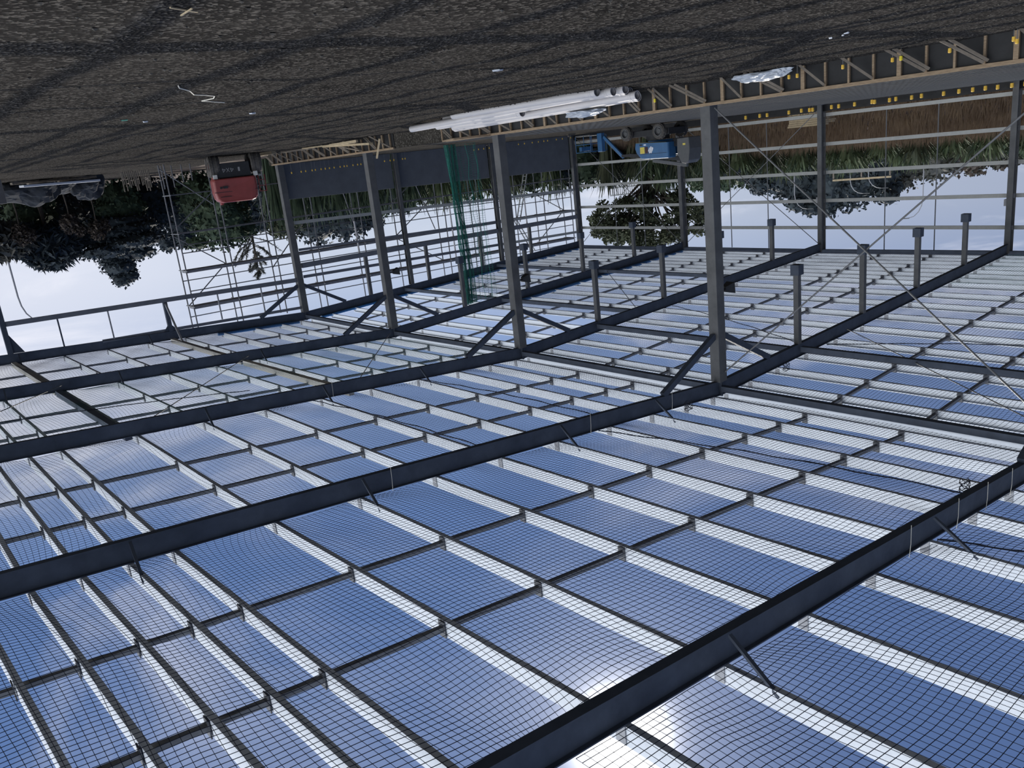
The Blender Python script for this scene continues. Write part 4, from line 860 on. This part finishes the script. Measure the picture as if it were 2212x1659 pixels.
# flax and reeds
def blades(name, c, n, h, w, m, label, cat, grp, seed, spread=0.9, kind=None):
    rs = random.Random(seed); vs = []; fs = []
    for _ in range(n):
        a = rs.random() * 6.283; r0 = rs.random() * spread * 0.4; lean = spread * (0.25 + rs.random()) * 0.7; hh = h * (0.55 + 0.5 * rs.random()); ww = w * (0.7 + 0.6 * rs.random()); t = V((-math.sin(a), math.cos(a), 0)); dv = V((math.cos(a), math.sin(a), 0)); p = V(c) + dv * r0; b = len(vs); bend = 0.15 + 0.6 * rs.random() ** 2
        for j, (f_, k) in enumerate(((0, 0.7), (0.45, 1.0), (0.8, 0.75), (1.0, 0.12))):
            q = p + dv * lean * f_ ** 1.7 + V((0, 0, hh * (f_ - bend * 0.45 * f_ ** 3))); vs += [tuple(q - t * ww * k * 0.5), tuple(q + t * ww * k * 0.5)]
        for j in range(3): fs.append((b + 2 * j, b + 2 * j + 1, b + 2 * j + 3, b + 2 * j + 2))
    return tag(raw(name, vs, fs, m), label, cat, grp, kind)
k = 0
for a in [-56 + 0.95 * j for j in range(44)]:
    for row in range(2):
        d = 69 + 5 * row + 2.5 * math.sin(a * 3.1 + row * 2); c = at(a, d); behind = c.x < 27.0 or c.y < -3
        if c.x < 28.5 and c.y > -4.5: c = at(a, d + 9); behind = c.x < 27.0 or c.y < -3
        z = -0.7 + 0.9 if behind else bank(c.x, c.y) - 0.1
        e = 3.3 + 0.35 * math.sin(a * 1.7) + (0.25 if a > -40 else 0) + 0.25 * row; h = zat(e, d) - z
        blades('flax_clump', (c.x, c.y, z), 110, h, 0.16, FLAX if (k % 3) else LF_OLV, 'tall flax clump with long pointed blades beyond the steel frame', 'flax', 'flax along the boundary', 100 + k, 1.7); k += 1
for a in [-66 + 1.3 * j for j in range(8)]:
    d = 66; c = at(a, d); blades('flax_clump', (c.x, c.y, -0.7), 120, zat(3.9, d) + 0.7, 0.15, LF_MID, 'dark flax clump in the hedge behind the gable scaffold', 'flax', 'flax behind the gable', 300 + int(a * 3), 1.6)
# dark under-hedge behind the gable and the far wall
for k, a in enumerate([-66 + 1.9 * j for j in range(14)]):
    d = 74; c = at(a, d, -0.7); H = zat(2.9, d) + 0.7
    tree('hedge_bush', c, [(c.x, c.y, c.z + H * .5, 1.9, 1.5, H * .5)], 900, 0.3, (LF_DARK, LF_MID)[k % 2], 'dark hedge bush behind the gable wall', 'bush', 'hedge behind the gable', seed=140 + k, trunk=0.08)
for k, a in enumerate([-39 + 1.6 * j for j in range(15)]):
    d = 73 + 2 * (k % 2); c = at(a, d); c.z = bank(c.x, c.y) - 0.2; H = zat(3.0, d) - c.z
    tree('hedge_bush', c, [(c.x, c.y, c.z + H * .5, 1.8, 1.8, H * .5)], 900, 0.28, (LF_MID, LF_OLV, LF_DARK)[k % 3], 'green hedge bush on the bank beyond the far wall', 'bush', 'hedge on the bank', seed=170 + k, trunk=0.08)
# dry grass on the bank
rs = random.Random(15); vs = []; fs = []
for _ in range(26000):
    x = 26.0 + 15 * rs.random() ** 1.2; y = 2 + 44 * rs.random(); z = bank(x, y); h = (0.25 + 0.75 * rs.random()) * (0.45 + min(1, (x - 26) / 4)); a = rs.random() * 6.28; l = 0.45 * rs.random(); w = 0.03; b = len(vs)
    vs += [(x - w, y - w, z - 0.05), (x + w, y + w, z - 0.05), (x + l * math.cos(a), y + l * math.sin(a), z + h)]; fs.append((b, b + 1, b + 2))
tag(raw('dry_grass', vs, fs, DRY), 'brown dry grass covering the bank beyond the far wall', 'grass', kind='stuff')
# ------------------------------------------------------------------ street lamps, fence, white house deck
def lamp(c, z0, z1, arm, label, r=0.06):
    o = empty('street_lamp', (c.x, c.y, z0), label, 'street lamp', 'street lamps')
    sd = V((arm[0], arm[1], 0)); pts = [(c.x, c.y, z0), (c.x, c.y, z0 + (z1 - z0) * .62), (c.x, c.y, z0 + (z1 - z0) * .8)]
    for t in (0.25, 0.5, 0.75, 1.0): pts.append((c.x + sd.x * (1 - math.cos(t * 1.57)), c.y + sd.y * (1 - math.cos(t * 1.57)), z0 + (z1 - z0) * (0.8 + 0.2 * math.sin(t * 1.57))))
    MB().path(pts, r, 7, r * 0.6).build('pole', GALVD, o); e = V(pts[-1]); d = sd.normalized()
    MB().beam(e - d * 0.1, e + d * 0.75 + V((0, 0, 0.03)), 0.2, 0.1).build('lamp_head', GREYM, o)
c = V((-6.9, -60.4, 0)); lamp(c, -0.7, 13.6, (1.3, 0.2), 'tall curved street lamp beyond the open gable', 0.11)
for k, (a, e0, e1, d) in enumerate(((-28.35, 4.1, 4.85, 118), (-27.3, 4.0, 4.6, 118), (-24.2, 4.3, 6.55, 118), (-31.7, 4.1, 5.55, 118))):
    c = at(a, d, 2.0); sdv = V((math.sin(math.radians(a)), -math.cos(math.radians(a)), 0)) * (1.6 if k in (2,) else -1.6); lamp(c, 2.0, zat(e1, d), (-sdv.x * 0 + sdv.x, sdv.y), f"curved street lamp among the trees beyond the far wall, {ORD[k]} by height order" if False else ('lower curved street lamp before the dome of trees', 'smallest curved street lamp before the dome of trees', 'tall curved street lamp against the sky beyond the far wall', 'curved street lamp beside the third far wall post')[k], 0.07)
d = 78
o = empty('picket_fence', at(-41.5, d, 2.0), 'white picket deck fence under the broad open-branched tree', 'fence')
for k in range(2): p, q = at(-43.6, d, zat(3.05 + 0.5 * k, d)), at(-39.2, d, zat(3.05 + 0.5 * k, d)); MB().beam(p, q, 0.08, 0.12).build('rail', WHITE, o)
b = MB()
for k in range(34): a = -43.6 + 4.4 * k / 33; p = at(a, d, zat(3.05, d)); b.beam(p, V((p.x, p.y, zat(3.55, d))), 0.08, 0.05, up=(0, 1, 0))
b.build('pickets', WHITE, o)
for k in range(5): a = -43.6 + 1.1 * k; p = at(a, d, 0.0); MB().beam(p, V((p.x, p.y, zat(3.1, d))), 0.12, 0.12, up=(0, 1, 0)).build('post', WOODG, o)
p, q = at(-29.4, 82, zat(3.9, 82)), at(-26.0, 82, zat(3.95, 82)); o = empty('board_fence', (p + q) / 2, 'pale horizontal rail fence among the flax beyond the far wall', 'fence')
MB().beam(p, q, 0.08, 0.16).build('rail', PALE, o)
for t in (0.02, 0.5, 0.98): w = p.lerp(q, t); MB().beam(V((w.x, w.y, 1.0)), V((w.x, w.y, w.z - 0.15)), 0.12, 0.12, up=(0, 1, 0)).build('post', WOODG, o)
# ------------------------------------------------------------------ ropes and ties on the nets, roll edge on two rafters
def roof_rope(x0, y0, x1, y1, label, sag=0.12, r=0.016, amp=0.04):
    pts = []
    for j in range(25):
        t = j / 24; x = x0 + (x1 - x0) * t; y = y0 + (y1 - y0) * t; pts.append((x + amp * math.sin(j * 1.3), y, roofz(x, y) + RD / 2 - 0.06 - sag * math.sin(math.pi * t)))
    tag(MB().path(pts, r, 6).build('net_rope', ROPE), label, 'rope', 'ropes along the net edges')
roof_rope(-6.2, 32.1, -4.6, 41.9, 'dark net rope on the upper near slope, fourth bay from gable'); roof_rope(-7.6, 42.4, -5.4, 49.5, 'dark net rope overhead in the bay above the camera')
roof_rope(-10.2, 21.6, -9.6, 31.6, 'dark net rope halfway down the near slope, third bay from gable'); roof_rope(-5.6, 21.6, -5.0, 31.6, 'dark net rope on the upper near slope, third bay from gable')
roof_rope(-19.0, 15.5, -11.0, 17.8, 'dark rope crossing the green net, second bay from gable', 0.05); roof_rope(6.5, 32.1, 9.5, 41.8, 'dark net rope on the upper far slope, fourth bay from gable')
roof_rope(10.0, 21.6, 6.0, 31.6, 'dark net rope on the far slope, third bay from gable')
for k, (x, y) in enumerate(((-4.4, 41.6), (-2.4, 32.4), (3.2, 32.4))):
    pts = [];
    for j in range(60): a = j * 0.55; pts.append((x + 0.12 * math.cos(a) + 0.03 * math.sin(3 * a), y + 0.10 * math.sin(a), roofz(x, y) + RD / 2 - 0.30 + 0.005 * j + 0.04 * math.sin(2.3 * a)))
    tag(MB().path(pts, 0.009, 5).build('bunched_net', ROPE), f"bunched dark net cord tied at {('the nearest frame overhead', 'the fourth frame, near slope', 'the fourth frame, far slope')[k]}", 'cord', 'bunched net cords')
def roll(i, x0, x1, label):
    b = MB(); b.tube((x0, YF[i] + 0.20, rz(i, x0) + RD / 2 + 0.06), (x1, YF[i] + 0.20, rz(i, x1) + RD / 2 + 0.06), 0.09, 8); tag(b.build('rolled_net', BTARP), label, 'roll', 'blue rolled nets')
roll(0, 1.0, 24.4, 'blue rolled net edge lying along the far gable rafter'); roll(1, 9.0, 24.4, 'blue rolled net edge along the second far rafter'); roll(0, -0.6, -5.8, 'blue rolled net edge along the near gable rafter')
for k, (i, x) in enumerate(((3, -13.2), (3, -6.4), (3, -2.7), (4, -5.2), (4, -8.6), (4, -6.6), (4, -3.9), (2, -9.3))):
    z = rz(i, x); tag(MB().path([(x, YF[i] + 0.14, z + RD / 2 + 0.02), (x + 0.01, YF[i] + 0.16, z), (x + 0.03, YF[i] + 0.15, z - RD / 2 - 0.12)], 0.006, 5).build('tie_cord', STRING), f"short pale tie cord hanging at the {FRM[i]}, {ORD[k]} tie along", 'cord', 'pale tie cords')

for k, (y, z) in enumerate(((31.69, 5.95), (21.155, 5.55))):
    tag(MB().box((WX - 0.12, y - 0.16, z - 0.17), (WX + 0.14, y - 0.005, z + 0.17)).build('junction_box', GALVD, bevel=0.01), f"small grey box fixed to the far wall post, {FRM[3 - k]}", 'box')
